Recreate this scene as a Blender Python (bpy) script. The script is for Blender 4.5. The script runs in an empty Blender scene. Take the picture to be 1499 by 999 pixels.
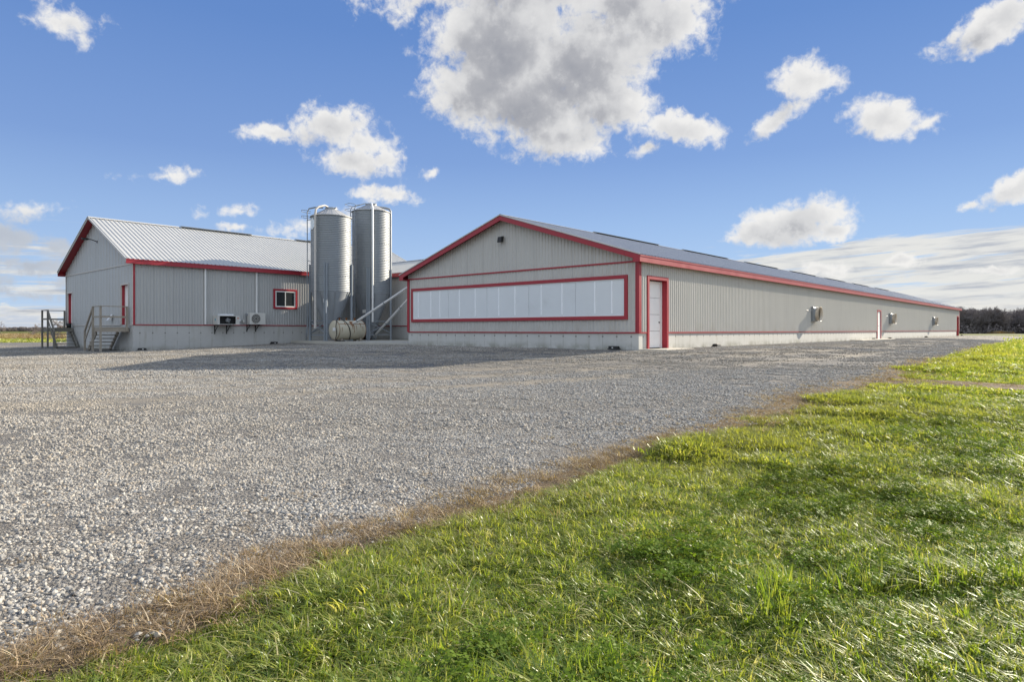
import bpy, math, random
import numpy as np
from mathutils import Vector, Matrix, geometry as mgeo

rad = math.radians
rng = np.random.default_rng(7)
random.seed(7)
SC = bpy.context.scene
COL = SC.collection
HC = 1.27                       # camera height above the lawn it stands on

# ------------------------------------------------------------------ camera
cam_d = bpy.data.cameras.new("camera")
cam = bpy.data.objects.new("camera", cam_d)
COL.objects.link(cam)
cam.location = (0, 0, HC)
cam.rotation_euler = (rad(90), 0, 0)
cam_d.sensor_width = 36.0
cam_d.lens = 36.0 * 948 / 1499
cam_d.shift_y = -16.0 / 1499
cam_d.clip_end = 6000
SC.camera = cam

# ------------------------------------------------------------------ light
SUN_AZ, SUN_EL = 52.6, 22.6     # clockwise from +Y, above the horizon
SKY_STRENGTH = 0.10
sun_d = bpy.data.lights.new("sun", 'SUN')
sun_d.energy = 5.0
sun_d.angle = rad(0.53)
sun_d.color = (1.0, 0.89, 0.72)
sun = bpy.data.objects.new("sun", sun_d)
COL.objects.link(sun)
sdir = Vector((math.sin(rad(SUN_AZ)) * math.cos(rad(SUN_EL)), math.cos(rad(SUN_AZ)) * math.cos(rad(SUN_EL)), math.sin(rad(SUN_EL))))
sun.rotation_euler = sdir.to_track_quat('Z', 'Y').to_euler()
sun.location = (60, 45, 60)
SC.view_settings.view_transform = 'Standard'
SC.view_settings.look = 'None'
SC.view_settings.gamma = 1
SC.view_settings.use_curve_mapping = False
SC.view_settings.exposure = 1.08


# ------------------------------------------------------------------ node helper
class NT:
    def __init__(self, tree):
        self.t = tree

    def add(self, typ, ins=None, out=0, **kw):
        n = self.t.nodes.new(typ)
        for k, v in kw.items():
            setattr(n, k, v)
        if ins:
            for k, v in ins.items():
                self.set(n, k, v)
        return n

    def set(self, n, k, v):
        sk = n.inputs[k]
        if isinstance(v, tuple) and len(v) == 2 and hasattr(v[0], 'outputs'):
            self.t.links.new(v[0].outputs[v[1]], sk)
        elif hasattr(v, 'outputs'):
            self.t.links.new(v.outputs[0], sk)
        elif hasattr(v, 'is_output'):
            self.t.links.new(v, sk)
        else:
            sk.default_value = v

    def math(self, op, a, b=0.0, c=0.0, clamp=False):
        return self.add('ShaderNodeMath', {0: a, 1: b, 2: c}, operation=op, use_clamp=clamp).outputs[0]

    def vmath(self, op, a, b=(0, 0, 0)):
        n = self.add('ShaderNodeVectorMath', {0: a, 1: b}, operation=op)
        return n.outputs['Value'] if op in ('LENGTH', 'DOT_PRODUCT', 'DISTANCE') else n.outputs[0]

    def noise(self, vec, scale, detail=4.0, rough=0.5, dist=0.0, dim='3D', lac=2.0):
        n = self.add('ShaderNodeTexNoise', {'Scale': scale, 'Detail': detail, 'Roughness': rough, 'Distortion': dist, 'Lacunarity': lac}, noise_dimensions=dim)
        if vec is not None:
            self.set(n, 'Vector', vec)
        return n.outputs['Fac']

    def mix(self, fac, a, b, blend='MIX'):
        n = self.add('ShaderNodeMix', data_type='RGBA', blend_type=blend)
        self.set(n, 0, fac)
        self.set(n, 6, a)
        self.set(n, 7, b)
        return n.outputs[2]

    def sstep(self, x, a, b, lo=0.0, hi=1.0):
        n = self.add('ShaderNodeMapRange', {'Value': x, 'From Min': a, 'From Max': b, 'To Min': lo, 'To Max': hi}, interpolation_type='SMOOTHSTEP')
        return n.outputs[0]

    def lin(self, x, a, b, lo=0.0, hi=1.0):
        return self.add('ShaderNodeMapRange', {'Value': x, 'From Min': a, 'From Max': b, 'To Min': lo, 'To Max': hi}).outputs[0]

    def ramp(self, fac, stops):
        n = self.add('ShaderNodeValToRGB', {0: fac})
        e = n.color_ramp.elements
        e[0].position, e[0].color = stops[0][0], (*stops[0][1], 1)
        e[1].position, e[1].color = stops[-1][0], (*stops[-1][1], 1)
        for p, c in stops[1:-1]:
            x = e.new(p)
            x.color = (*c, 1)
        return n.outputs[0]


# ------------------------------------------------------------------ sky with clouds
world = bpy.data.worlds.new("World")
SC.world = world
world.use_nodes = True
world.cycles.sampling_method = 'MANUAL'
world.cycles.sample_map_resolution = 512
wt = world.node_tree
wt.nodes.clear()
N = NT(wt)
sky = N.add('ShaderNodeTexSky', sky_type='NISHITA', sun_disc=False, sun_elevation=rad(SUN_EL), sun_rotation=rad(SUN_AZ),
            altitude=200, air_density=1.0, dust_density=0.0, ozone_density=1.6)

# azimuth, elevation (deg), half sizes (deg), tilt, strength: every cloud over the yard
CLOUDS = [
    (-0.6, 24.1, 6.6, 5.3, 0, 1.2), (-3.0, 20.4, 4.5, 3.2, 0, 1.1), (2.4, 19.4, 7.2, 3.8, 0, 1.2), (6.1, 22.4, 6.6, 4.4, 0, 1.2), (9.0, 19.2, 3.9, 2.6, -20, 1.1),
    (4.3, 16.4, 4.2, 1.7, 0, 1.0), (12.8, 25.2, 4.6, 3.0, 0, 1.1), (10.2, 26.6, 4.3, 3.1, 0, 1.1), (14.6, 16.8, 3.4, 1.2, -14, .9), (11.9, 15.5, 1.3, .6, 20, .6),
    (2, 30, 16, 5, 0, 1.1), (-9.0, 26.4, 2.4, 1.2, 20, .55), (-7.7, 25.4, .9, 1.5, 0, .5), (-5.9, 21.7, 1.5, 1.6, 0, .5),
    (-15.6, 16.9, 4.5, 1.5, 8, .95), (-13.0, 15.8, 2.9, 1.4, -10, .7), (-20.2, 15.9, 3.4, .65, 4, .7), (-13.3, 14.0, 3.6, 1.25, -6, .85),
    (-11.2, 14.4, 1.7, 1.2, 0, .7), (-10.7, 11.6, 3.0, .75, -4, .8), (-7.4, 13.6, .9, .55, 0, .55), (-34.4, 21.3, 2.3, 1.1, 8, .6), (-33.5, 20.7, 1.0, .9, 0, .45),
    (24.9, 19.4, 2.7, 1.55, 0, 1.0), (22.4, 16.9, 2.5, .95, 30, .8), (30.1, 15.7, 2.8, 1.4, -16, .95), (32.2, 15.0, 1.5, .55, 18, .6),
    (23.7, 8.6, 4.1, 1.75, 0, 1.1), (20.6, 8.0, 2.1, .85, 0, .9), (26.6, 7.9, 1.7, 1.0, 0, .9), (36.9, 20.9, 3.3, 1.3, 22, 1.0), (34.2, 20.5, 1.6, .5, 16, .6),
    (37.8, 9.8, 2.3, 1.0, 25, 1.1), (35.3, 8.9, .9, .4, 25, .55), (-22.9, 9.5, 1.5, .55, 15, .5), (-28.0, 11.9, 2.2, .55, 8, .45), (-23.3, 8.2, 1.7, .35, 0, .6),
    (-18.0, 8.6, 3.4, .9, 15, .45), (-25.8, 9.4, .6, .6, 0, .35), (-36.5, 8.3, 2.0, .7, 10, .45),
    (-38.5, 6.4, 3.4, 1.0, 0, .8), (-36.6, 4.6, 2.4, .75, 0, .75), (-41, 3.4, 4, .8, 0, .7), (-35.2, 5.9, 1.2, .7, 0, .7), (-37.4, 2.6, 2.8, .5, 0, .6), (-35.0, 3.5, 1.3, .4, 0, .55),
    (25.5, 4.7, 1.9, .6, 0, .7), (31.0, 5.3, 1.1, .5, 0, .9), (36.6, 4.3, 1.6, .35, 0, .7), (-48, 5.5, 6, 1.6, 0, .8), (44, 6.5, 3, .8, 5, .8),
    (48, 14, 4, 1.6, 10, 1), (-48, 14, 5, 1.8, 0, .8), (-55, 22, 6, 2, 10, .8), (60, 24, 7, 2.5, 0, 1), (120, 25, 16, 6, 0, 1.1), (-120, 22, 18, 6, 0, 1.1), (175, 28, 14, 6, 0, 1.1),
]
g = bpy.data.node_groups.new("cloud_density", 'ShaderNodeTree')
g.interface.new_socket("P", in_out='INPUT', socket_type='NodeSocketVector')
g.interface.new_socket("D", in_out='OUTPUT', socket_type='NodeSocketFloat')
g.interface.new_socket("B", in_out='OUTPUT', socket_type='NodeSocketFloat')
g.interface.new_socket("N", in_out='OUTPUT', socket_type='NodeSocketFloat')
M_ = NT(g)
gi, go = g.nodes.new('NodeGroupInput'), g.nodes.new('NodeGroupOutput')
pw = gi.outputs[0]
w1 = M_.add('ShaderNodeTexNoise', {'Vector': pw, 'Scale': .55, 'Detail': 5.0, 'Roughness': .6})
warp = M_.vmath('SCALE', M_.vmath('SUBTRACT', w1.outputs['Color'], (.5, .5, .5)))
warp.node.inputs['Scale'].default_value = 1.7
pq = M_.vmath('ADD', pw, warp)
acc = None
for (a, e, ra, rb, rot, wgt) in CLOUDS:
    mp = M_.add('ShaderNodeMapping', {'Vector': pq, 'Location': (a, e, 0), 'Rotation': (0, 0, rad(rot)), 'Scale': (ra * 1.20, rb * 1.24, 1)}, vector_type='TEXTURE')
    ln = M_.vmath('LENGTH', mp.outputs[0])
    d = M_.math('MULTIPLY_ADD', ln, -wgt, wgt)
    acc = d if acc is None else M_.math('SMOOTH_MAX', acc, d, .15)
# unseen cloud cover added behind the camera to fill the shaded sides
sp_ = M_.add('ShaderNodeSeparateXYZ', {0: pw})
rear_fill = M_.math('MULTIPLY_ADD', M_.sstep(M_.math('ABSOLUTE', sp_.outputs[0]), 62, 98), 1.05, -.45)
acc = M_.math('MAXIMUM', acc, rear_fill)
n1 = M_.noise(pw, .32, 9, .58, .25)
n2 = M_.noise(pw, 1.5, 7, .58, .4)
dn = M_.math('MULTIPLY_ADD', M_.math('SUBTRACT', n1, .5), 1.5, acc)
dn = M_.math('MULTIPLY_ADD', M_.math('SUBTRACT', n2, .5), .75, dn)
M_.t.links.new(dn, go.inputs[0])
M_.t.links.new(acc, go.inputs[1])
n3 = M_.noise(pw, .34, 4, .5, .25)
M_.t.links.new(M_.math('MULTIPLY_ADD', M_.math('SUBTRACT', n3, .5), .95, acc), go.inputs[2])

tc = N.add('ShaderNodeTexCoord')
sep = N.add('ShaderNodeSeparateXYZ', {0: (tc, 'Generated')})
az = N.math('MULTIPLY', N.math('ARCTAN2', sep.outputs[0], sep.outputs[1]), 57.2958)
el = N.math('MULTIPLY', N.math('ARCSINE', sep.outputs[2]), 57.2958)
P = N.add('ShaderNodeCombineXYZ', {0: az, 1: el, 2: 0.0})


def density(off):
    n = N.add('ShaderNodeGroup')
    n.node_tree = g
    N.set(n, 0, P if off is None else N.vmath('ADD', P, off))
    return n


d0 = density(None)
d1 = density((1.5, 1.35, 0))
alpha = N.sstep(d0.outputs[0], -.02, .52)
# sunlight that gets through the cloud towards the sun, and grey where the cloud is thick
lit = N.sstep(d1.outputs[2], .10, 1.25, 1.0, 0.0)
core = N.sstep(d0.outputs[2], .22, 1.0, 1.0, 0.0)
relief = N.math('MULTIPLY', N.math('SUBTRACT', d0.outputs[0], d1.outputs[0]), .10)
bright = N.math('ADD', N.math('ADD', N.math('MULTIPLY', lit, .50), N.math('MULTIPLY', core, .50)), relief)
bright = N.math('MAXIMUM', bright, N.sstep(N.math('ABSOLUTE', az), 70, 95, 0.0, .68))  # keeps the added rear clouds bright
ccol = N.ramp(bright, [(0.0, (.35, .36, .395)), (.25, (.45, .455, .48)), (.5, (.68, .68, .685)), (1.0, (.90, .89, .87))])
ccol = N.mix(N.sstep(N.math('ABSOLUTE', az), 66, 95), ccol, (.86, .97, 1.14, 1))  # added rear clouds turned bright bluish white as fill light
ccol = N.mix(N.math('MULTIPLY', N.math('MULTIPLY', N.sstep(el, 9.0, 7.0), N.sstep(az, -30, -34)), .75), ccol, (.42, .48, .58, 1))
# low layered cloud near the horizon, drawn out sideways
tilt = N.math('MULTIPLY_ADD', az, -.055, el)
PS = N.add('ShaderNodeCombineXYZ', {0: N.math('MULTIPLY', az, .15), 1: N.math('MULTIPLY', tilt, 2.1), 2: 3.0})
s1 = N.noise(PS, 1.0, 9, .58, .6)
PS2 = N.add('ShaderNodeCombineXYZ', {0: N.math('MULTIPLY', az, .14), 1: N.math('MULTIPLY', tilt, 1.3), 2: 9.0})
s2 = N.noise(PS2, 1.3, 8, .6, .3)
right_mask = N.math('MULTIPLY', N.sstep(tilt, 5.9, 4.9), N.sstep(az, 13, 24))
left_mask = N.math('MULTIPLY', N.sstep(el, 9.0, 6.0), N.sstep(az, -26, -36))
rest_mask = N.math('MULTIPLY', N.sstep(el, 6, 2), .55)
lay_m = N.math('MAXIMUM', N.math('MAXIMUM', N.math('MULTIPLY', right_mask, .74), N.math('MULTIPLY', left_mask, .30)), N.math('MULTIPLY', rest_mask, .35))
lay = N.math('ADD', N.math('MULTIPLY_ADD', N.math('SUBTRACT', s1, .5), 2.1, lay_m), -.30)
lay_a = N.math('MULTIPLY', N.sstep(lay, 0.0, .34, 0.0, .93), N.sstep(el, 8.5, 6.6))
shade = N.sstep(N.math('ADD', s2, N.math('MULTIPLY', s1, .35)), .62, .95)
lay_c = N.mix(shade, N.add('ShaderNodeRGB').outputs[0], (.42, .45, .52, 1))
lay_c.node.inputs[6].default_value = (.82, .81, .77, 1)
for l in list(wt.links):
    if l.to_socket == lay_c.node.inputs[6]:
        wt.links.remove(l)
# far little cumulus heads right above the horizon
PH = N.add('ShaderNodeCombineXYZ', {0: N.math('MULTIPLY', az, .38), 1: N.math('MULTIPLY', el, .75), 2: 1.0})
h1 = N.noise(PH, 1.0, 7, .55, .2)
hd = N.math('MULTIPLY_ADD', el, -.14, N.math('MULTIPLY_ADD', h1, 1.25, -.30))
h_a = N.sstep(hd, 0.05, .16, 0.0, .85)
h_c = N.mix(N.sstep(hd, .08, .34), (.85, .83, .77, 1), (.60, .64, .72, 1))
SKY_GAIN = 4.7
CLOUD_GAIN = 4.7                # sunlit cloud against the (physically bright) sky values
hue = N.add('ShaderNodeHueSaturation', {'Saturation': 1.02, 'Value': 1.0, 'Color': sky})
# the even blue of a clear afternoon: keeps the sky from flaring up towards the sun
clear = N.ramp(N.lin(el, 0, 40), [(0.0, (.45, .61, .85)), (.10, (.40, .56, .83)), (.23, (.305, .465, .775)), (.36, (.205, .345, .68)), (.61, (.125, .255, .595)), (1.0, (.085, .20, .53))])
skyc = N.mix(.93, hue, N.mix(1.0, clear, (SKY_GAIN, SKY_GAIN, SKY_GAIN, 1), 'MULTIPLY'))


def gain(c):
    return N.mix(1.0, c, (CLOUD_GAIN, CLOUD_GAIN, CLOUD_GAIN, 1), 'MULTIPLY')


c0 = N.mix(h_a, skyc, gain(h_c))
c1 = N.mix(lay_a, c0, gain(lay_c))
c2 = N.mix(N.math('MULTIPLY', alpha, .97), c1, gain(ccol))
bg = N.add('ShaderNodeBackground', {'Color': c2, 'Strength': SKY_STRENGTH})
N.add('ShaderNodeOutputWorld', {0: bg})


# ------------------------------------------------------------------ site frame and terrain
TH = math.atan2(.747, .665)     # the buildings' long axis, from +X
CT, ST = math.cos(TH), math.sin(TH)
OX, OY = 4.5, 23.0              # nearest corner of the long barn


def W(u, v):
    return OX + u * CT - v * ST, OY + u * ST + v * CT


def sm(a, b, x):
    t = np.clip((np.asarray(x, float) - a) / (b - a), 0, 1)
    return t * t * (3 - 2 * t)


def terr(x, y):
    """ground height (world z): a level pad round the barns that falls away on every side"""
    x, y = np.asarray(x, float), np.asarray(y, float)
    dx, dy = x - OX, y - OY
    u, v = dx * CT + dy * ST, -dx * ST + dy * CT
    u0 = 2 * sm(13, 20, v)
    du = np.maximum(np.maximum(u0 - u, 0), u - 82)
    dv = np.maximum(np.maximum(-3 - v, 0), v - 45)
    return HC - .71 - .8 * (1 - np.exp(-np.hypot(du, dv) / 18))


# ------------------------------------------------------------------ object helpers
def link(o, parent=None):
    COL.objects.link(o)
    if parent is not None:
        o.parent = parent
    return o


def tag(o, label=None, cat=None, group=None, kind=None):
    if label:
        o['label'] = label
    if cat:
        o['category'] = cat
    if group:
        o['group'] = group
    if kind:
        o['kind'] = kind
    return o


ORG = {}


def thing(name, label, cat, uvz, group=None, site=True):
    """an Empty at the thing's base; uvz in the site frame (z from the camera) or in world axes"""
    o = bpy.data.objects.new(name, None)
    o.empty_display_size = .3
    link(o)
    if site:
        x, y = W(uvz[0], uvz[1])
        o.location = (x, y, uvz[2] + HC)
        o.rotation_euler = (0, 0, TH)
    else:
        o.location = uvz
    ORG[o.name] = Vector(uvz)
    return tag(o, label, cat, group)


class MB:
    def __init__(self):
        self.v, self.f, self.s = [], [], []

    def add(self, vs, fs, smooth=False):
        b = len(self.v)
        self.v += [tuple(p) for p in vs]
        self.f += [tuple(b + i for i in f) for f in fs]
        self.s += [smooth] * len(fs)
        return self

    def box(self, a, b):
        x0, y0, z0 = [min(a[i], b[i]) for i in range(3)]
        x1, y1, z1 = [max(a[i], b[i]) for i in range(3)]
        return self.add([(x0, y0, z0), (x1, y0, z0), (x1, y1, z0), (x0, y1, z0), (x0, y0, z1), (x1, y0, z1), (x1, y1, z1), (x0, y1, z1)],
                        [(0, 3, 2, 1), (4, 5, 6, 7), (0, 1, 5, 4), (1, 2, 6, 5), (2, 3, 7, 6), (3, 0, 4, 7)])

    def bar(self, p, q, w, h, up=(0, 0, 1)):
        """a rectangular bar from p to q, w wide, h along up"""
        p, q, up = Vector(p), Vector(q), Vector(up)
        d = (q - p).normalized()
        s = d.cross(up)
        s = s.normalized() if s.length > 1e-5 else Vector((1, 0, 0))
        t = s.cross(d).normalized()
        vs = []
        for c in (p, q):
            for a, b in ((-1, -1), (1, -1), (1, 1), (-1, 1)):
                vs.append(c + s * a * w / 2 + t * b * h / 2)
        return self.add(vs, [(3, 2, 1, 0), (4, 5, 6, 7), (0, 1, 5, 4), (1, 2, 6, 5), (2, 3, 7, 6), (3, 0, 4, 7)])

    def tube(self, pts, r, n=10, cap=True):
        pts = [Vector(p) for p in pts]
        rs = r if isinstance(r, (list, tuple)) else [r] * len(pts)
        vs = []
        ref = None
        for i, p in enumerate(pts):
            d = (pts[min(i + 1, len(pts) - 1)] - pts[max(i - 1, 0)]).normalized()
            if ref is None:
                ref = d.orthogonal().normalized()
            else:
                ref = (ref - d * ref.dot(d)).normalized()
            b = d.cross(ref)
            for k in range(n):
                a = 2 * math.pi * k / n
                vs.append(p + (ref * math.cos(a) + b * math.sin(a)) * rs[i])
        fs = [(i * n + k, i * n + (k + 1) % n, (i + 1) * n + (k + 1) % n, (i + 1) * n + k) for i in range(len(pts) - 1) for k in range(n)]
        self.add(vs, fs, True)
        if cap:
            m = len(pts) - 1
            self.add(vs[:n], [tuple(reversed(range(n)))])
            self.add(vs[m * n:], [tuple(range(n))])
        return self

    def lathe(self, prof, c, n=48, axis='z', smooth=True):
        """prof: (radius, height) list turned about an axis through c"""
        vs = []
        for r, h in prof:
            for k in range(n):
                a = 2 * math.pi * k / n
                p = (r * math.cos(a), r * math.sin(a), h)
                if axis == 'x':
                    p = (h, p[0], p[1])
                elif axis == '-y':
                    p = (p[0], -h, p[1])
                vs.append((p[0] + c[0], p[1] + c[1], p[2] + c[2]))
        fs = [(i * n + k, i * n + (k + 1) % n, (i + 1) * n + (k + 1) % n, (i + 1) * n + k) for i in range(len(prof) - 1) for k in range(n)]
        if axis == '-y':
            fs = [tuple(reversed(f)) for f in fs]
        return self.add(vs, fs, smooth)

    def prism(self, poly, off, f):
        """extrude a 2D polygon: f(p, 0) and f(p, 1) give its two ends"""
        n = len(poly)
        a = [f(p, 0) for p in poly]
        b = [f(p, off) for p in poly]
        return self.add(a + b, [tuple(reversed(range(n))), tuple(range(n, 2 * n))] + [(i, (i + 1) % n, n + (i + 1) % n, n + i) for i in range(n)])

    def build(self, name, m, parent=None, bevel=0, recalc=True):
        me = bpy.data.meshes.new(name)
        o_ = ORG[parent.name] if parent is not None and parent.name in ORG else Vector((0, 0, 0))
        if parent is not None and parent.name not in ORG:
            o_ = ORG[parent.parent.name]
        me.from_pydata([(p[0] - o_[0], p[1] - o_[1], p[2] - o_[2]) for p in self.v], [], self.f)
        me.polygons.foreach_set('use_smooth', self.s)
        if recalc:
            import bmesh
            bm = bmesh.new()
            bm.from_mesh(me)
            bmesh.ops.recalc_face_normals(bm, faces=bm.faces)
            bm.to_mesh(me)
            bm.free()
        me.materials.append(m)
        o = bpy.data.objects.new(name, me)
        link(o, parent)
        if bevel:
            b = o.modifiers.new('bevel', 'BEVEL')
            b.width = bevel
            b.segments = 2
            b.limit_method = 'ANGLE'
        return o


def dup(root, **kw):
    """copy a thing with its parts and sub-parts"""
    r = root.copy()
    COL.objects.link(r)
    ORG[r.name] = ORG.get(root.name, Vector((0, 0, 0)))

    def rec(src, dst):
        for ch in src.children:
            c = ch.copy()
            COL.objects.link(c)
            c.parent = dst
            rec(ch, c)
    rec(root, r)
    return r


# ------------------------------------------------------------------ materials
def mat(name, base, rough=.6, metal=0.0, spec=.5, var=.06, vscale=3.0, dirt=0.0, dirtcol=(.2, .17, .13), bump=0.0, bscale=40):
    m = bpy.data.materials.new(name)
    m.use_nodes = True
    t = NT(m.node_tree)
    b = m.node_tree.nodes['Principled BSDF']
    b.inputs['Roughness'].default_value = rough
    b.inputs['Metallic'].default_value = metal
    b.inputs['Specular IOR Level'].default_value = spec
    tcx = t.add('ShaderNodeTexCoord')
    n = t.noise((tcx, 'Object'), vscale, 6, .6)
    lo = tuple(max(0, c * (1 - var)) for c in base) + (1,)
    hi = tuple(min(1, c * (1 + var)) for c in base) + (1,)
    c = t.mix(n, lo, hi)
    if dirt:
        dn = t.noise((tcx, 'Object'), vscale * .7, 9, .7)
        c = t.mix(t.sstep(dn, .52, .8, 0, dirt), c, (*dirtcol, 1))
    t.set(b, 'Base Color', c)
    t.set(b, 'Roughness', t.lin(n, .3, .7, max(.05, rough - .06), min(1, rough + .06)))
    if bump:
        bn = t.noise((tcx, 'Object'), bscale, 5, .6)
        bu = t.add('ShaderNodeBump', {'Height': bn, 'Strength': bump, 'Distance': .01})
        t.set(b, 'Normal', bu)
    return m


def siding_mat(name, base):
    """painted steel sheet: faint streaks running down, a row of screws, slight colour shift from sheet to sheet"""
    m = mat(name, base, .42, 0, .4, .04, .8)
    t = NT(m.node_tree)
    b = m.node_tree.nodes['Principled BSDF']
    old = b.inputs['Base Color'].links[0].from_socket
    tcx = t.add('ShaderNodeTexCoord')
    st = t.noise(t.add('ShaderNodeMapping', {'Vector': (tcx, 'Object'), 'Scale': (5, 5, .25)}).outputs[0], 1.0, 7, .65)
    c = t.mix(t.sstep(st, .48, .78, 0, .34), old, (base[0] * .72, base[1] * .70, base[2] * .66, 1))
    sp = t.add('ShaderNodeSeparateXYZ', {0: (tcx, 'Object')})
    sheet = t.math('FLOOR', t.math('MULTIPLY', t.math('ADD', sp.outputs[0], sp.outputs[1]), 1.0 / .96))
    wn = t.add('ShaderNodeTexWhiteNoise', {'W': sheet}, noise_dimensions='1D')
    c = t.mix(t.math('MULTIPLY', wn.outputs[0], .10), c, (base[0] * .75, base[1] * .75, base[2] * .78, 1))
    seam = t.math('LESS_THAN', t.math('FRACT', t.math('MULTIPLY', t.math('ADD', sp.outputs[0], sp.outputs[1]), 1.0 / .96)), .018)
    c = t.mix(t.math('MULTIPLY', seam, .55), c, (base[0] * .4, base[1] * .4, base[2] * .4, 1))
    # screw heads: small dark dots on a grid
    fx = t.math('ABSOLUTE', t.math('SUBTRACT', t.math('FRACT', t.math('MULTIPLY', t.math('ADD', sp.outputs[0], sp.outputs[1]), 1 / .32)), .5))
    fz = t.math('ABSOLUTE', t.math('SUBTRACT', t.math('FRACT', t.math('MULTIPLY', sp.outputs[2], 1 / .61)), .5))
    dot = t.math('MULTIPLY', t.math('LESS_THAN', fx, .035), t.math('LESS_THAN', fz, .016))
    c = t.mix(t.math('MULTIPLY', dot, .5), c, (.12, .12, .12, 1))
    # dust splashed up along the foot of the wall
    spl = t.math('MULTIPLY', t.sstep(sp.outputs[2], 1.25, .55), t.sstep(t.noise((tcx, 'Object'), 1.4, 9, .72), .46, .66, 0, .42))
    c = t.mix(spl, c, (.36, .32, .25, 1))
    # slight oil-canning of the flats
    bu = t.add('ShaderNodeBump', {'Height': t.noise((tcx, 'Object'), 2.2, 3, .5), 'Strength': .06, 'Distance': .02})
    t.set(b, 'Normal', bu)
    t.set(b, 'Base Color', c)
    return m


def concrete_mat(name, base, lines=True, ztop=0.62):
    m = mat(name, base, .85, 0, .25, .10, 1.6, .35, (base[0] * .62, base[1] * .58, base[2] * .5), .25, 60)
    t = NT(m.node_tree)
    b = m.node_tree.nodes['Principled BSDF']
    c = b.inputs['Base Color'].links[0].from_socket
    tcx = t.add('ShaderNodeTexCoord')
    sp = t.add('ShaderNodeSeparateXYZ', {0: (tcx, 'Object')})
    if lines:
        sxy = t.math('ADD', sp.outputs[0], sp.outputs[1])
        fr = t.math('ABSOLUTE', t.math('SUBTRACT', t.math('FRACT', t.math('MULTIPLY', sxy, 1 / .61)), .5))
        brk = t.noise((tcx, 'Object'), 3.0, 4, .6)
        line = t.math('MULTIPLY', t.math('LESS_THAN', fr, .022), t.sstep(brk, .38, .62, .08, .55))
        c = t.mix(line, c, (base[0] * .45, base[1] * .43, base[2] * .38, 1))
        tie = t.math('MULTIPLY', t.math('LESS_THAN', fr, .06), t.math('LESS_THAN', t.math('ABSOLUTE', t.math('SUBTRACT', sp.outputs[2], ztop)), .032))
        c = t.mix(t.math('MULTIPLY', tie, .6), c, (.07, .06, .05, 1))
        # rust and drip streaks below the ties
        st = t.noise(t.add('ShaderNodeMapping', {'Vector': (tcx, 'Object'), 'Scale': (2.2, 2.2, .3)}).outputs[0], 1.3, 8, .7)
        c = t.mix(t.sstep(st, .52, .75, 0, .45), c, (base[0] * .6, base[1] * .56, base[2] * .44, 1))
        # algae and splash along the foot
        al = t.noise((tcx, 'Object'), 1.1, 8, .7)
        low = t.math('MULTIPLY', t.sstep(sp.outputs[2], .30, -.02), t.sstep(al, .38, .62))
        c = t.mix(t.math('MULTIPLY', low, .62), c, (.17, .165, .105, 1))
    t.set(b, 'Base Color', c)
    return m


M = {}
M['siding'] = siding_mat('siding', (.52, .508, .472))
M['siding_grey'] = siding_mat('siding_grey', (.43, .435, .425))
M['red'] = mat('red_trim', (.34, .025, .038), .38, 0, .45, .10, 2.0, .15, (.45, .12, .11))
m_ = M['red']
t_ = NT(m_.node_tree)
b_ = m_.node_tree.nodes['Principled BSDF']
sp_ = t_.add('ShaderNodeSeparateXYZ', {0: (t_.add('ShaderNodeTexCoord'), 'Object')})
jn_ = t_.math('LESS_THAN', t_.math('FRACT', t_.math('MULTIPLY', t_.math('ADD', sp_.outputs[0], sp_.outputs[1]), 1 / 3.05)), .006)
t_.set(b_, 'Base Color', t_.mix(t_.math('MULTIPLY', jn_, .6), b_.inputs['Base Color'].links[0].from_socket, (.10, .012, .016, 1)))
M['red_deep'] = mat('red_trim_shade', (.30, .022, .032), .5, 0, .4, .08, 2.0)
M['roof'] = mat('roof_steel', (.49, .49, .47), .42, 0, .4, .06, .7, .18, (.40, .40, .37))
M['roof_slate'] = mat('roof_slate', (.30, .32, .365), .38, 0, .45, .06, .7, .15, (.36, .37, .38))
M['white'] = mat('white_metal', (.74, .74, .72), .4, 0, .5, .04, 3, .15, (.5, .48, .42))
M['panel'] = mat('curtain_panel', (.70, .73, .74), .5, 0, .4, .06, 1.1, .3, (.47, .48, .46))
M['strip'] = mat('bright_strip', (.90, .92, .94), .3, 0, .5, .03, 3)
M['trim_light'] = mat('pale_trim', (.52, .49, .45), .5, 0, .4, .06, 3)
M['door'] = mat('door_white', (.86, .86, .84), .45, 0, .4, .04, 2, .2, (.5, .48, .44))
M['conc'] = concrete_mat('concrete_wall', (.56, .555, .52), True, .47)
M['conc_b'] = concrete_mat('concrete_wall_grey', (.47, .47, .45), True, .91)
M['slab'] = concrete_mat('concrete_slab', (.46, .44, .38), False)
M['galv'] = mat('galvanized', (.235, .255, .27), .5, .2, .4, .12, 2.2, .25, (.36, .37, .37))
M['galv_dull'] = mat('galvanized_dull', (.27, .29, .31), .55, .15, .4, .12, 2.5, .2, (.27, .27, .27))
M['galv_light'] = mat('galvanized_roof', (.42, .42, .41), .5, .1, .4, .12, 2.2, .4, (.36, .27, .21))
M['steel'] = mat('leg_steel', (.25, .28, .31), .55, .1, .4, .12, 4)
M['dark'] = mat('dark_plastic', (.018, .018, .018), .5, 0, .4, .1, 6)
M['black'] = mat('black_void', (.035, .036, .038), .8, 0, .2, .1, 6)
M['wood'] = mat('weathered_wood', (.32, .285, .235), .85, 0, .2, .22, 4, .4, (.33, .31, .28), .3, 50)
M['wood_shaded'] = mat('weathered_wood_shaded', (.19, .18, .155), .88, 0, .2, .22, 4, .4, (.20, .19, .17), .3, 50)  # same wood as the other stairs, with shade put into its colour
M['tank'] = mat('tank_cream', (.50, .46, .35), .5, 0, .4, .08, 3, .45, (.42, .34, .22))
M['rust'] = mat('rust', (.20, .085, .035), .9, 0, .2, .3, 14, .5, (.33, .19, .10))
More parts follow.
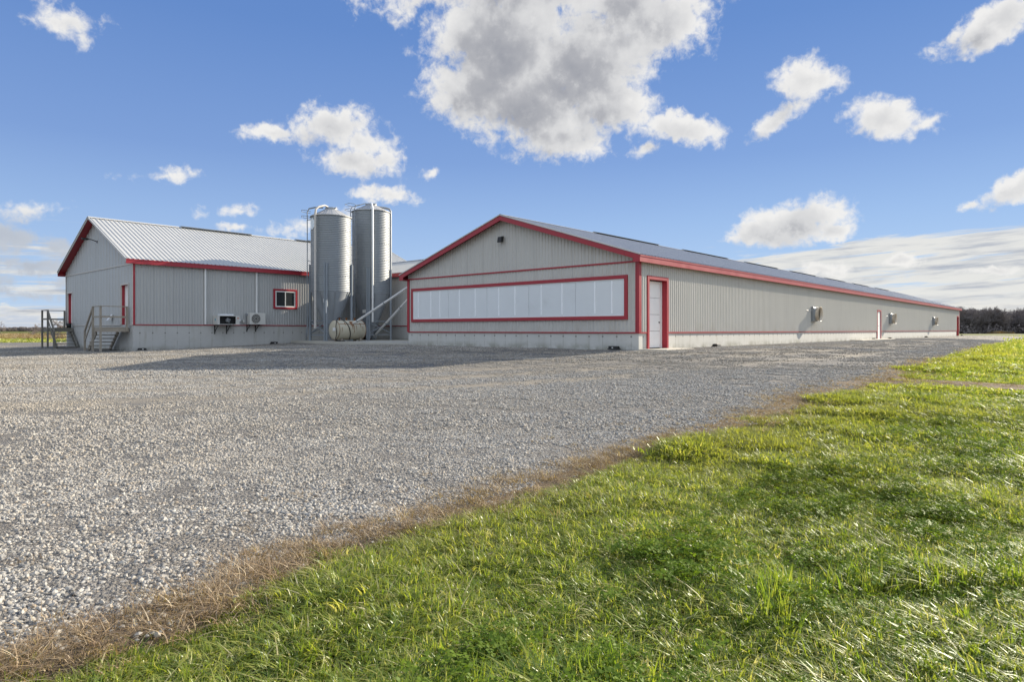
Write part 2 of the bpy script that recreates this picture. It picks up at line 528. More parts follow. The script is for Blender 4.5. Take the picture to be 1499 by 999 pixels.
M['acbox'] = mat('ac_cabinet', (.56, .555, .52), .45, 0, .5, .05, 4, .2, (.45, .43, .38))
M['fanwhite'] = mat('fan_housing', (.60, .60, .58), .4, .2, .5, .06, 4, .3, (.46, .40, .30))
M['fancone'] = mat('fan_cone', (.55, .49, .40), .55, 0, .4, .12, 5, .5, (.45, .32, .18))
M['glass'] = mat('window_glass', (.035, .04, .042), .08, 0, .6, .2, 2)
M['decal'] = mat('decal', (.62, .68, .72), .5, 0, .4, .10, 12)
M['sticker_red'] = mat('sticker_red', (.5, .11, .05), .5)
M['sticker_blue'] = mat('sticker_blue', (.08, .33, .42), .5)
M['bark'] = mat('bark', (.16, .145, .13), .95, 0, .1, .3, 3)
M['wood_mass'] = mat('wood_mass', (.225, .198, .19), .95, 0, .1, .2, .3)
M['twig'] = mat('twig', (.215, .185, .175), .95, 0, .1, .25, .6)


# ------------------------------------------------------------------ ribbed sheet
def ribbed(mb, O, A, B, Nn, length, t0, t1, period=.16, h=.022, holes=(), extra=(), duty=(.30, .40, .80, .90), start=0.0):
    """steel sheet: runs along A, ribs along B from t0(s) to t1(s), raised along Nn; holes are (s0, s1, t0, t1)"""
    O, A, B, Nn = Vector(O), Vector(A), Vector(B), Vector(Nn)
    pts = []
    k = -1
    while k * period <= length:
        for d, o in zip(duty, (0, h, h, 0)):
            s = k * period + d * period + start
            if 0 < s < length:
                pts.append((s, o))
        k += 1

    def off(s):
        q = ((s - start) / period) % 1.0
        d = duty
        if q < d[0] or q > d[3]:
            return 0.0
        if q < d[1]:
            return h * (q - d[0]) / (d[1] - d[0])
        if q > d[2]:
            return h * (d[3] - q) / (d[3] - d[2])
        return h
    for s in [0.0, length] + [x for hh in holes for x in hh[:2]] + list(extra):
        pts.append((s, off(s)))
    pts.sort()
    cl = [pts[0]]
    for p in pts[1:]:
        if p[0] - cl[-1][0] > 1e-4:
            cl.append(p)
    vs, fs = [], []
    for (sa, oa), (sb, ob) in zip(cl[:-1], cl[1:]):
        mid = (sa + sb) / 2
        spans = [(t0(sa), t0(sb), t1(sa), t1(sb))]
        for hh in holes:
            if hh[0] - 1e-6 <= mid <= hh[1] + 1e-6:
                ns = []
                for (a0, b0, a1, b1) in spans:
                    if hh[2] > min(a0, b0):
                        ns.append((a0, b0, hh[2], hh[2]))
                    if hh[3] < max(a1, b1):
                        ns.append((hh[3], hh[3], a1, b1))
                spans = ns
        for (a0, b0, a1, b1) in spans:
            i = len(vs)
            vs += [O + A * sa + B * a0 + Nn * oa, O + A * sb + B * b0 + Nn * ob, O + A * sb + B * b1 + Nn * ob, O + A * sa + B * a1 + Nn * oa]
            fs.append((i, i + 1, i + 2, i + 3))
    return mb.add(vs, fs)


def const(x):
    return lambda s: x


def barn(name, label, cat, u0, v0, L, Wd, zfloor, zbase, zeave, zpeak, ohu, ohe, P):
    """a long gabled steel building in the site frame; v0 is its front eave wall, u0 its front gable"""
    t = thing(name, label, cat, (u0, v0, zbase))
    mid = v0 + Wd / 2
    slope = (zpeak - zeave) / (Wd / 2 + ohe)
    u1, v1 = u0 + L, v0 + Wd

    def roofz(v):
        return zpeak - abs(v - mid) * slope

    # foundation: four walls with openings for the doors that reach the ground
    zl = zbase - .45
    f = MB()
    cuts = sorted(P.get('ground_doors', []))
    x = u0
    for (a, b) in cuts + [(u1, u1)]:
        f.box((x, v0, zl), (u0 + a if a < u1 - u0 else u1, v0 + .28, zfloor))
        x = u0 + b
    f.box((u0, v0 + .28, zl), (u0 + .28, v1 - .28, zfloor))
    f.box((u1 - .28, v0 + .28, zl), (u1, v1 - .28, zfloor))
    f.box((u0, v1 - .28, zl), (u1, v1, zfloor))
    f.build('foundation', M[P['conc']], t, recalc=False)
    # walls
    top = lambda s: roofz(v0 + s) - .06
    wm = M[P['siding']]
    mb = MB()
    ribbed(mb, (u0 - .012, v0, 0), (0, 1, 0), (0, 0, 1), (-1, 0, 0), Wd, const(zfloor), top, extra=[Wd / 2], holes=P.get('gable_holes', ()), h=.024, period=P.get('gable_period', .16), duty=(.34, .48, .70, .84))
    mb.build('wall', M[P.get('gable_siding', P['siding'])], t, recalc=False)
    mb = MB()
    ribbed(mb, (u0, v0 - .012, 0), (1, 0, 0), (0, 0, 1), (0, -1, 0), L, const(zfloor), const(zeave - .1), holes=P.get('side_holes', ()), period=P.get('period', .16), h=.027, duty=(.40, .54, .80, .94))
    mb.build('wall', wm, t, recalc=False)
    mb = MB()
    ribbed(mb, (u1 + .012, v0, 0), (0, 1, 0), (0, 0, 1), (1, 0, 0), Wd, const(zfloor), top, extra=[Wd / 2], h=.02)
    mb.build('wall', wm, t, recalc=False)
    mb = MB()
    ribbed(mb, (u0, v1 + .012, 0), (1, 0, 0), (0, 0, 1), (0, 1, 0), L, const(zfloor), const(zeave - .1), h=.02)
    mb.build('wall', wm, t, recalc=False)
    # roof
    run = Wd / 2 + ohe
    ln = math.hypot(run, zpeak - zeave)
    cs, sn = run / ln, (zpeak - zeave) / ln
    mb = MB()
    ribbed(mb, (u0 - ohu, v0 - ohe - .03, zeave - .03 * slope), (1, 0, 0), (0, cs, sn), (0, -sn, cs), L + 2 * ohu, const(0), const(ln), period=P.get('rib', .229), h=.030, duty=(.36, .43, .57, .64))
    ribbed(mb, (u0 - ohu, v1 + ohe + .03, zeave - .03 * slope), (1, 0, 0), (0, -cs, sn), (0, sn, cs), L + 2 * ohu, const(0), const(ln), period=P.get('rib', .229), h=.030, duty=(.36, .43, .57, .64))
    ro = mb.build('roof', M[P.get('roof', 'roof')], t, recalc=False)
    # soffit boards under the overhangs and below the roof sheet at the gables
    mb = MB()
    for sgn, vv in ((-1, v0), (1, v1)):
        a, b = sorted((vv + sgn * .03, vv + sgn * (ohe - .012)))
        mb.box((u0 - ohu + .02, a, zeave - P['fh'] + .03), (u1 + ohu - .02, b, zeave - P['fh'] + .05))
    for uu in (u0 - ohu + .02, u1 + .02):
        for sg in (-1, 1):
            pa = (uu, mid, zpeak - .07)
            pb = (uu, mid + sg * (Wd / 2 + ohe - .02), zeave - .07 + .02 * slope)
            vs = []
            for p in (pa, pb):
                vs += [(p[0], p[1], p[2]), (p[0] + ohu - .04, p[1], p[2]), (p[0] + ohu - .04, p[1], p[2] - .02), (p[0], p[1], p[2] - .02)]
            mb.add(vs, [(0, 1, 5, 4), (1, 2, 6, 5), (2, 3, 7, 6), (3, 0, 4, 7), (0, 3, 2, 1), (4, 5, 6, 7)])
    mb.build('soffit', M['red_deep'], t)
    # eave fascia
    for sgn, vv in ((-1, v0 - ohe), (1, v1 + ohe)):
        mb = MB()
        mb.box((u0 - ohu + .004, vv - .012, zeave - P['fh']), (u1 + ohu - .004, vv + .012, zeave - .012))
        mb.box((u0 - ohu + .004, vv + sgn * .012, zeave - .07), (u1 + ohu - .004, vv + sgn * .026, zeave - .02))
        mb.build('fascia', M['red'], t)
    # rake boards, with the boxed-in ends at the eaves
    for uu in (u0 - ohu, u1 + ohu):
        for sg in (-1, 1):
            mb = MB()
            hgt = P['rake_h']
            e = mid + sg * (Wd / 2 + ohe + .012)
            ze = zeave - .014
            poly = [(mid, zpeak - .012), (e, ze), (e, zeave - P['fh'] if P['rake_box'] else ze - hgt)]
            if P['rake_box']:
                e2 = mid + sg * (Wd / 2 - .02)
                poly += [(e2, zeave - P['fh']), (e2, roofz(e2) - hgt)]
            poly += [(mid, zpeak - .012 - hgt)]
            mb.prism(poly, .024, lambda p, o, q=uu: (q - .012 + o, p[0], p[1]))
            mb.build('rake_board', M[P['rake']], t)
            mb = MB()
            mb.bar((uu - .014, mid, zpeak + .006), (uu - .014, e, zeave + .006), .05, .045)
            mb.build('edge_flashing', M['roof'], t)
    # ridge cap and ridge vents
    mb = MB()
    for sg in (-1, 1):
        mb.add([(u0 - ohu - .01, mid, zpeak + .045), (u1 + ohu, mid, zpeak + .045), (u1 + ohu, mid + sg * .2, zpeak + .045 - .2 * slope), (u0 - ohu - .01, mid + sg * .2, zpeak + .045 - .2 * slope)], [(0, 1, 2, 3)])
    mb.build('ridge_cap', M['roof'], t)
    for (a, b) in P['vents']:
        mb = MB()
        mb.prism([(mid - .24, zpeak + .03), (mid, zpeak + .10), (mid + .24, zpeak + .03), (mid, zpeak - .02)], b - a, lambda p, o, q=a: (u0 + q + o, p[0], p[1]))
        mb.build('ridge_vent', M['galv'], t)
    # trims
    cw = P.get('corner_w', .10)
    for (uu, du) in ((u0, 1), (u1, -1)):
        for (vv, dv) in ((v0, 1), (v1, -1)):
            mb = MB()
            mb.box((uu - du * .05, vv - dv * .05, zfloor + .002), (uu - du * .026, vv + dv * cw, zeave - P['fh'] + .028))
            mb.box((uu - du * .026, vv - dv * .05, zfloor + .002), (uu + du * cw, vv - dv * .0335, zeave - P['fh'] + .028))
            mb.build('corner_trim', M[P['corner']], t)
    mb = MB()
    mb.box((u0 - .058, v0 - .053, P['belt'] - .03), (u0 - .01, v1 + .053, P['belt'] + .03))
    mb.build('belt_trim', M[P['belt_m']], t)
    mb = MB()
    x = u0 - .045
    for (a, b) in cuts + [(L + .045, L + .045)]:
        mb.box((x, v0 - .045, zfloor - .03), (u0 + a - (.004 if a < L else 0), v0 - .004, zfloor + .018))
        x = u0 + b + .004
    mb.build('base_trim', M['red'], t)
    mb = MB()
    x = v0 - .003
    for (a, b) in sorted(P.get('gable_doors', [])) + [(Wd, Wd)]:
        mb.box((u0 - .045, x, zfloor - .03), (u0 - .004, v0 + a, zfloor + .018))
        x = v0 + b
    mb.build('base_trim', M[P['belt_m']], t)
    return t


def side_frame(mb, axis, a0, a1, z0, z1, wdt, o0, o1, plane, bottom=True):
    """a picture-frame trim on a wall: axis 'u' (wall faces -v) or 'v' (wall faces -u)"""
    def bx(p, q, r, s):
        if axis == 'u':
            mb.box((p, plane - o1, r), (q, plane - o0, s))
        else:
            mb.box((plane - o1, p, r), (plane - o0, q, s))
    bx(a0, a0 + wdt, z0, z1)
    bx(a1 - wdt, a1, z0, z1)
    bx(a0 + wdt, a1 - wdt, z1 - wdt, z1)
    if bottom:
        bx(a0 + wdt, a1 - wdt, z0, z0 + wdt)


# ------------------------------------------------------------------ the long barn
ZP = -.71                        # pad level, from the camera
AL, AW = 76.2, 12.76
A = barn('barn', 'long low grey steel barn with a wide white curtain window in its gable', 'barn',
         0, 0, AL, AW, -.09, ZP, 2.66, 4.80, .35, .25,
         dict(siding='siding', roof='roof_slate', conc='conc', rake='red', rake_box=True, rake_h=.21, fh=.26, corner='red', corner_w=.11, belt=2.45, belt_m='red',
              vents=[(6.5 + 9.4 * k, 6.5 + 9.4 * k + 6.2) for k in range(7)],
              ground_doors=[(.62, 2.02), (34.68, 35.78), (74.2, 75.6)],
              side_holes=[(.62, 2.02, -1, 1.90), (34.68, 35.78, -1, 1.44), (74.2, 75.6, -1, 1.62)]))

# wide curtain window in the gable
win = MB()
side_frame(win, 'v', .415, 12.46, .38, 1.99, .135, .015, .10, 0)
win = win.build('window', M['red'], A, bevel=.008)
inner0, inner1 = .415 + .135, 12.46 - .135
joints = [inner0, 2.62, 5.0, 7.05, 9.10, inner1]
joints = [inner0, 2.72, 5.06, 7.42, 9.86, inner1]
for a, b in zip(joints[:-1], joints[1:]):
    p = MB()
    p.box((-.060, a + .006, .520), (-.030, b - .006, 1.850))
    p.box((-.068, a + .006, .520), (-.0605, b - .006, .548))
    p.box((-.068, a + .006, 1.815), (-.0605, b - .006, 1.850))
    p = p.build('panel', M['panel'], win, bevel=.003)
for v in (1.08, 1.83, 3.36, 4.40, 5.80, 6.72, 8.12, 9.12, 10.42, 11.05, 11.95):
    s = MB()
    s.box((-.075, v - .028, .60), (-.0605, v + .028, 1.80))
    s.build('strip', M['strip'], win)
# thin pale edge inside the frame
e = MB()
side_frame(e, 'v', inner0 - .001, inner1 + .001, .516, 1.854, .022, .058, .078, 0)
e.build('edge_bead', M['white'], win)


def overhead_door(a0, a1, ztop, zbot, wd, depth, parent, label=None, sections=4):
    """recessed sectional door with wide trim round the opening, in the wall facing -v"""
    fr = MB()
    side_frame(fr, 'u', a0, a1, zbot, ztop, wd, -.02, .055, 0, bottom=False)
    # reveals
    fr.box((a0 + wd - .012, .02, zbot), (a0 + wd - .001, depth, ztop - wd))
    fr.box((a1 - wd + .001, .02, zbot), (a1 - wd + .012, depth, ztop - wd))
    fr.box((a0 + wd - .001, .02, ztop - wd + .001), (a1 - wd + .001, depth, ztop - wd + .012))
    d = MB()
    x0, x1, y = a0 + wd + .012, a1 - wd - .13, depth - .03
    z1 = ztop - wd - .03
    hh = (z1 - zbot - .02) / sections
    for k in range(sections):
        za = zbot + .02 + k * hh
        n = 5
        for j in range(n):
            d.box((x0, y - (.004 if j % 2 else 0), za + .006 + j * (hh - .012) / n), (x1, y + .03, za + .006 + (j + 1) * (hh - .012) / n))
    o = d.build('door', M['door'], parent)
    if label:
        o['label'] = label
    g_ = MB()
    g_.box((a0 + wd, y + .032, zbot), (a1 - wd, y + .05, ztop - wd))
    g_.build('gasket', M['black'], o)
    j = MB()
    j.box((x1 + .022, y - .02, zbot), (x1 + .12, y + .03, z1))
    j.build('jamb', M['door'], o)
    h = MB()
    h.box((x1 - .12, y - .03, zbot + .95), (x1 - .05, y - .0045, zbot + .99))
    h.build('handle', M['dark'], o)
    fo = fr.build('door_frame', M['red'], parent, bevel=.006)
    return o


overhead_door(.54, 2.10, 1.98, ZP + .03, .13, .20, A, 'white ribbed sectional door in red frame')
# plain door half way along
fr = MB()
side_frame(fr, 'u', 34.6, 35.86, ZP + .02, 1.52, .11, -.02, .05, 0, bottom=False)
fr.build('door_frame', M['red'], A)
d = MB()
d.box((34.72, .0, ZP + .03), (35.74, .045, 1.40))
d = d.build('door', M['door'], A)
d['label'] = 'plain white side door in thin red frame'
h = MB().tube([(34.82, -.002, .32), (34.82, -.06, .32), (34.93, -.06, .32)], .014, 8)
h.build('handle', M['galv'], d)
fr = MB()
side_frame(fr, 'u', 74.1, 75.7, ZP + .02, 1.72, .12, -.02, .05, 0, bottom=False)
fr.box((75.56, .02, ZP), (75.575, .24, 1.60))
fr.box((74.22, .02, ZP), (74.235, .24, 1.60))
fr.build('door_frame', M['red'], A)
d = MB()
d.box((74.24, .2, ZP + .03), (75.55, .24, 1.58))
d = d.build('door', M['red'], A)
d['label'] = 'red door at the far corner'


# ------------------------------------------------------------------ the taller building on the left
BU, BV, BL, BW = -8.35, 24.43, 20.3, 11.75
ZB, FB = -1.06, .28
B = barn('service_building', 'tall grey steel building with ribbed pale roof, red fascia and wooden stairs at its gable', 'building',
         BU, BV, BL, BW, FB, ZB, 3.62, 6.40, .42, .25,
         dict(siding='siding_grey', gable_siding='siding_grey', gable_period=.48, conc='conc_b', rake='trim_light', rake_box=False, rake_h=.10, fh=.25, corner='trim_light', corner_w=.06, belt=3.40, belt_m='trim_light',
              vents=[(4.6, 9.1), (12.4, 16.2)], gable_doors=[(.58, 1.82), (10.32, 11.5)],
              gable_holes=[(.66, 1.74, -1, 2.36), (10.4, 11.42, -1, 2.28)]))
# red corner boards on the eave side
for uu in (BU, ):
    mb = MB()
    mb.box((uu - .03, BV - .066, FB + .002), (uu + .06, BV - .0505, 3.39))
    mb.build('corner_trim', M['red'], B)
for (a, b, zt) in ((.58, 1.82, 2.44), (10.32, 11.5, 2.36)):
    fr = MB()
    side_frame(fr, 'v', BV + a, BV + b, FB - .02, zt, .08, -.02, .05, BU, bottom=False)
    fr.build('door_frame', M['trim_light'], B)
    rv = MB()
    rv.box((BU + .02, BV + b - .079, FB), (BU + .20, BV + b - .066, zt - .08))
    rv.box((BU + .02, BV + a + .066, FB), (BU + .20, BV + a + .079, zt - .08))
    rv.box((BU + .02, BV + a + .079, zt - .081), (BU + .20, BV + b - .079, zt - .068))
    rv.build('door_reveal', M['red'], B)
    d = MB()
    d.box((BU + .16, BV + a + .08, FB), (BU + .20, BV + b - .08, zt - .082))
    d = d.build('door', M['door'], B)
    h = MB().tube([(BU + .158, BV + a + .2, FB + 1.0), (BU + .09, BV + a + .2, FB + 1.0), (BU + .09, BV + a + .31, FB + 1.0)], .014, 8)
    h.build('handle', M['galv'], d)

# sliding window with red surround
wn = MB()
side_frame(wn, 'u', BU + 7.57, BU + 9.10, 1.27, 2.47, .11, .015, .085, BV)
wn = wn.build('window', M['red'], B, bevel=.006)
p = MB()
side_frame(p, 'u', BU + 7.68, BU + 8.99, 1.38, 2.36, .075, .03, .07, BV)
p.box((BU + 8.305, BV - .066, 1.455), (BU + 8.36, BV - .034, 2.285))
p.build('sash', M['white'], wn)
p = MB()
p.box((BU + 7.755, BV - .050, 1.455), (BU + 8.305, BV - .040, 2.285))
p.box((BU + 8.36, BV - .044, 1.455), (BU + 8.915, BV - .036, 2.285))
p.build('pane', M['glass'], wn)
# downpipes
for s, zb in ((3.56, .31), (6.50, .36)):
    q = MB()
    q.box((BU + s - .045, BV - .125, zb), (BU + s + .045, BV - .045, 3.37))
    q.box((BU + s - .055, BV - .132, 1.15), (BU + s + .055, BV - .036, 1.19))
    q.build('downpipe', M['white'], B, bevel=.012)
# conduit on the foundation
q = MB().tube([(BU + 9.75, BV - .03, -.75), (BU + 9.75, BV - .03, .05), (BU + 9.88, BV - .03, .2), (BU + 9.88, BV - .05, .9)], .028, 8)
q.build('conduit', M['galv_dull'], B)
q = MB()
q.box((BU + 9.8, BV - .16, .55), (BU + 10.0, BV - .035, .82))
q.build('meter_box', M['galv_dull'], B)
# horizontal rail and small box by the stairs
q = MB()
q.add([(BU - .10, BV + 3.0, .55), (BU - .10, BV + 3.25, .55), (BU - .04, BV + 3.25, .85), (BU - .04, BV + 3.0, .85), (BU - .28, BV + 3.0, .52), (BU - .28, BV + 3.25, .52)],
      [(0, 1, 2, 3), (4, 5, 2, 3), (0, 3, 4), (1, 5, 2)])
q.build('vent_hood', M['white'], B)


# ------------------------------------------------------------------ passage between the two
C = thing('connecting_passage', 'low grey passage with red eave joining the two steel buildings behind the silos', 'building', (6.6, AW, ZP))
cu0, cu1, cv0, cv1 = 6.6, 12.4, AW + .06, BV - .06
ce, cp = 3.72, 4.93
f = MB()
f.box((cu0, cv0, ZP - .3), (cu0 + .25, cv1, .27))
f.box((cu1 - .25, cv0, ZP - .3), (cu1, cv1, .27))
f.build('foundation', M['conc_b'], C)
for (uu, n_) in ((cu0 - .012, -1), (cu1 + .012, 1)):
    mb = MB()
    ribbed(mb, (uu, cv0, 0), (0, 1, 0), (0, 0, 1), (n_, 0, 0), cv1 - cv0, const(.27), const(ce - .06), h=.02)
    mb.build('wall', M['siding'], C, recalc=False)
mb = MB()
cm = (cu0 + cu1) / 2
for sg, e0 in ((1, cu0 - .3), (-1, cu1 + .3)):
    run, ri = cm - (cu0 - .3), cp - ce
    ln = math.hypot(run, ri)
    ribbed(mb, (e0, cv0 - 3.0 if False else cv0 - .05, ce), (0, 1, 0), (sg * run / ln, 0, ri / ln), (-sg * ri / ln, 0, run / ln), cv1 - cv0 + 3.2, const(0), const(ln), period=.229, h=.026, duty=(.34, .42, .58, .66))
mb.build('roof', M['roof'], C, recalc=False)
mb = MB()
mb.add([(cm, cv0 - .05, cp + .04), (cm, cv1 + 3.1, cp + .04), (cm - .2, cv1 + 3.1, cp - .03), (cm - .2, cv0 - .05, cp - .03), (cm + .2, cv1 + 3.1, cp - .03), (cm + .2, cv0 - .05, cp - .03)], [(0, 1, 2, 3), (0, 1, 4, 5)])
mb.build('ridge_cap', M['roof'], C)
mb = MB()
mb.box((cu0 - .30, cv0 + .2, ce - .26), (cu0 - .276, cv1 - .32, ce - .012))
mb.build('fascia', M['red'], C)
mb = MB()
mb.box((cu0 - .27, cv0 + .2, ce - .24), (cu0 - .04, cv1 - .32, ce - .22))
mb.build('soffit', M['red_deep'], C)
mb = MB()
mb.box((cu0 - .045, cv0, .24), (cu0 - .004, cv1, .29))
mb.build('base_trim', M['red_deep'], C)


# ------------------------------------------------------------------ concrete slab under the silos and door aprons
def slab(name, poly, z0, z1, label=None):
    mb = MB()
    mb.prism(poly, z1 - z0, lambda p, o: (p[0], p[1], z0 + o))
    x, y = W(0, 0)
    o = mb.build(name, M['slab'], None, bevel=.01)
    o.location = (x, y, HC)
    o.rotation_euler = (0, 0, TH)
    return tag(o, kind='structure')


slab('concrete_slab', [(.0, AW + .04), (6.5, AW + .04), (6.5, 24.37), (.35, 24.37), (.05, 21.0)], ZP - .3, ZP + .075)
slab('door_apron', [(.3, -.95), (2.6, -.85), (2.75, -.005), (.0, -.005)], ZP - .2, ZP + .025)
slab('door_apron', [(27.2, -.75), (37.0, -.75), (37.0, -.005), (27.2, -.005)], ZP - .2, ZP + .05)


# ------------------------------------------------------------------ silos
def silo(label, u, v, R, z_eave, z_top, z_cyl, leg_a, leg_top, decal):
    t = thing('feed_silo', label, 'silo', (u, v, ZP + .075), group='feed silos between the two buildings')
    x, y = W(u, v)
    cam_a = math.atan2(-y, -x) - TH           # direction to the yard's front, in the site frame

    def at(deg, r, z):
        a = cam_a + rad(deg)
        return (u + r * math.cos(a), v + r * math.sin(a), z)
    c = (u, v, 0)
    prof = []
    pitch = .1016
    nn = int((z_eave - z_cyl) / pitch)
    for k in range(nn):
        for q in range(4):
            prof.append((R + .011 * math.sin(2 * math.pi * q / 4), z_cyl + (z_eave - z_cyl) * (k + q / 4) / nn))
    prof.append((R, z_eave))
    b = MB().lathe(prof, c, 64)
    # tier seams and bolt rows
    for k in range(1, 5):
        zz = z_cyl + (z_eave - z_cyl) * k / 5
        for j in range(40):
            p = at(j * 9, R + .010, zz)
            b.lathe([(.012, -.012), (.012, .012)], p, 5)
    b = b.build('body', M['galv'], t)
    r = MB().lathe([(R + .05, z_eave - .03), (R + .05, z_eave + .01), (.33, z_top - .10)], c, 40, smooth=False)
    for j in range(20):
        r.bar(at(j * 18 + 4, R + .04, z_eave + .012), at(j * 18 + 4, .33, z_top - .098), .02, .012)
    r = r.build('roof', M['galv_light'], t)
    l = MB().lathe([(.36, z_top - .12), (.36, z_top - .03), (.30, z_top), (.05, z_top + .02)], c, 24)
    l.bar(at(40, .36, z_top - .05), at(40, .48, z_top - .03), .07, .05)
    l.build('lid', M['galv_dull'], r)
    h = MB().lathe([(R - .005, z_cyl + .02), (R - .005, z_cyl), (.20, -.16), (.20, -.30)], c, 48)
    for j in range(8):
        h.bar(at(j * 45 + 12, R - .0, z_cyl - .02), at(j * 45 + 12, .21, -.16), .035, .02)
    h = h.build('hopper', M['galv_dull'], t)
    bt = MB()
    bt.box((u - .24, v - .24, -.52), (u + .24, v + .24, -.28))
    bt.build('boot', M['galv_dull'], h)
    zb = ZP + .075
    for k in range(4):
        a = leg_a + 90 * k
        lg = MB()
        for da in (-3.6, 3.6):
            p0, p1 = at(a + da, R + .07, zb), at(a + da, R + .07, leg_top)
            aa = cam_a + rad(a)
            lg.bar(p0, p1, .055, .10, (math.cos(aa), math.sin(aa), 0))
        lg.bar(at(a, R + .045, zb), at(a, R + .045, leg_top - .02), .1, .012, (math.cos(cam_a + rad(a)), math.sin(cam_a + rad(a)), 0))
        q = at(a, R + .07, zb)
        lg.box((q[0] - .16, q[1] - .16, zb), (q[0] + .16, q[1] + .16, zb + .012))
        lg.build('leg', M['steel'], t)
    for k in range(4):
        a, b2 = leg_a + 90 * k, leg_a + 90 * k + 90
        br = MB()
        for z in (.55, zb + .35):
            br.bar(at(a, R + .05, z), at(b2, R + .05, z), .05, .06)
        br.bar(at(a, R + .05, zb + .45), at(b2, R + .05, .50), .04, .05)
        br.bar(at(b2, R + .065, zb + .45), at(a, R + .065, .50), .04, .05)
        br.build('brace', M['steel'], t)
    return t, at


S1, at1 = silo('shorter corrugated feed silo with an oval decal and a ladder on its left side', 1.49, 21.79, 1.16, 6.71, 7.29, 2.26, -14, 3.9, True)
S2, at2 = silo('taller corrugated feed silo standing beside the connecting passage', 4.70, 22.24, 1.18, 7.50, 8.05, 2.28, -8, 3.85, False)


def ladder(t, at, a, r, z0, z1, R, z_top, w=10.0):
    m = MB()
    for d in (-w / 2, w / 2):
        m.tube([at(a + d, r, z0), at(a + d, r, z1), at(a + d, r - .10, z1 + .22), at(a + d, r - .45, z1 + .32), at(a + d * 1.6, .45, z_top + .02)], (.028), 6)
    z = z0 + .25
    while z < z1:
        m.tube([at(a - w / 2, r, z), at(a + w / 2, r, z)], .018, 5)
        z += .305
    for zz in np.arange(z0 + 3.2, z1, 1.2):
        m.bar(at(a, R, zz), at(a, r, zz), .03, .03)
    return m.build('ladder', M['steel'], t)


ladder(S1, at1, -88, 1.17 + .19, ZP + .4, 6.95, 1.17, 7.25)
ladder(S2, at2, -62, 1.17 + .14, ZP + .6, 7.55, 1.17, 8.0, 24.0)
# hoops over the ladders
for t, at, a, z, R in ((S1, at1, -88, 6.62, 1.17), (S2, at2, -62, 7.45, 1.17)):
    m = MB()
    for dz in (0, .33):
        m.tube([at(a - 14, R + .02, z + dz), at(a - 16, R + .3, z + dz + .05), at(a - 10, R + .52, z + dz + .07), at(a + 10, R + .52, z + dz + .07), at(a + 16, R + .3, z + dz + .05), at(a + 14, R + .02, z + dz)], .016, 6)
    m.build('safety_hoop', M['steel'], t)
# filling pipes with their bends at the lids
m = MB()
m.tube([at1(-42, 1.32, .35), at1(-42, 1.32, 6.75), at1(-42, 1.26, 7.02), at1(-42, 1.05, 7.18), at1(-42, .55, 7.34), at1(-42, .30, 7.30)], .062, 12)
for z in (2.3, 4.6):
    m.tube([at1(-42, 1.32, z - .03), at1(-42, 1.32, z + .03)], .08, 12)
m.tube([at1(-42, 1.32, .10), at1(-42, 1.32, .35)], .085, 12)
m.build('fill_pipe', M['trim_light'], S1)
m = MB()
m.tube([at2(4, 1.30, .5), at2(4, 1.30, 7.50), at2(4, 1.12, 7.66), at2(4, .40, 8.00)], .062, 12)
m.tube([at2(4, 1.30, 2.0), at2(4, 1.30, 2.06)], .08, 12)
m.build('fill_pipe', M['white'], S2)
m = MB()
m.tube([at2(97, 1.24, .7), at2(97, 1.24, 7.66), at2(97, 1.14, 7.80), at2(97, .95, 7.84), at2(97, .2, 7.90)], .07, 12)
m.build('vent_pipe', M['galv_dull'], S2)
m = MB()
seg = []
for (dz, hw) in [(-.34, .0), (-.30, .13), (-.18, .23), (0, .27), (.18, .23), (.30, .13), (.34, 0)]:
    seg.append((dz, hw))
vs, fs = [], []
for dz, hw in seg:
    for d in (-1, 0, 1):
        vs.append(at1(-64 + d * hw / 1.19 * 57.3, 1.19, 6.22 + dz))
for i in range(len(seg) - 1):
    for k in range(2):
        fs.append((i * 3 + k, i * 3 + k + 1, i * 3 + k + 4, i * 3 + k + 3))
MB().add(vs, fs, True).build('decal', M['decal'], S1)
for (S_, at_, a, r, z, w, h_) in ((S1, at1, -22, 1.00, 1.72, .14, .20), (S1, at1, -12, 1.30, 1.35, .05, .75), (S2, at2, -32, .80, 1.18, .26, .22)):
    m = MB()
    p0, p1 = at_(a - w / 2 / r * 57.3, r, z), at_(a + w / 2 / r * 57.3, r, z)
    m.add([(p0[0], p0[1], z - h_ / 2), (p1[0], p1[1], z - h_ / 2), (p1[0], p1[1], z + h_ / 2), (p0[0], p0[1], z + h_ / 2)], [(0, 1, 2, 3)])
    m.build('sticker', M['white'], S_)

# feed augers
for (lab, p, q) in (('upper white feed auger tube rising from the shorter silo to the barn', (1.49, 21.54, -.40), (.42, AW + .03, 2.33)),
                    ('lower white feed auger tube rising from the taller silo to the barn', (4.70, 21.99, -.42), (.62, AW + .03, 2.05))):
    t = thing('feed_auger', lab, 'feed auger', p, group='auger tubes feeding the barn')
    m = MB().tube([p, q], .062, 14)
    m.build('tube', M['white'], t)
    P_, Q_ = Vector(p), Vector(q)
    for k in (.0, .34, .67):
        m = MB()
        c_ = P_.lerp(Q_, k)
        dd = (Q_ - P_).normalized() * .04
        m.tube([c_ - dd, c_ + dd], .076, 14)
        m.build('collar', M['galv_dull'], t)
    m = MB()
    m.box((p[0] - .14, p[1] - .14, p[2] - .12), (p[0] + .14, p[1] + .14, p[2] + .10))
    m.build('inlet', M['galv_dull'], t)

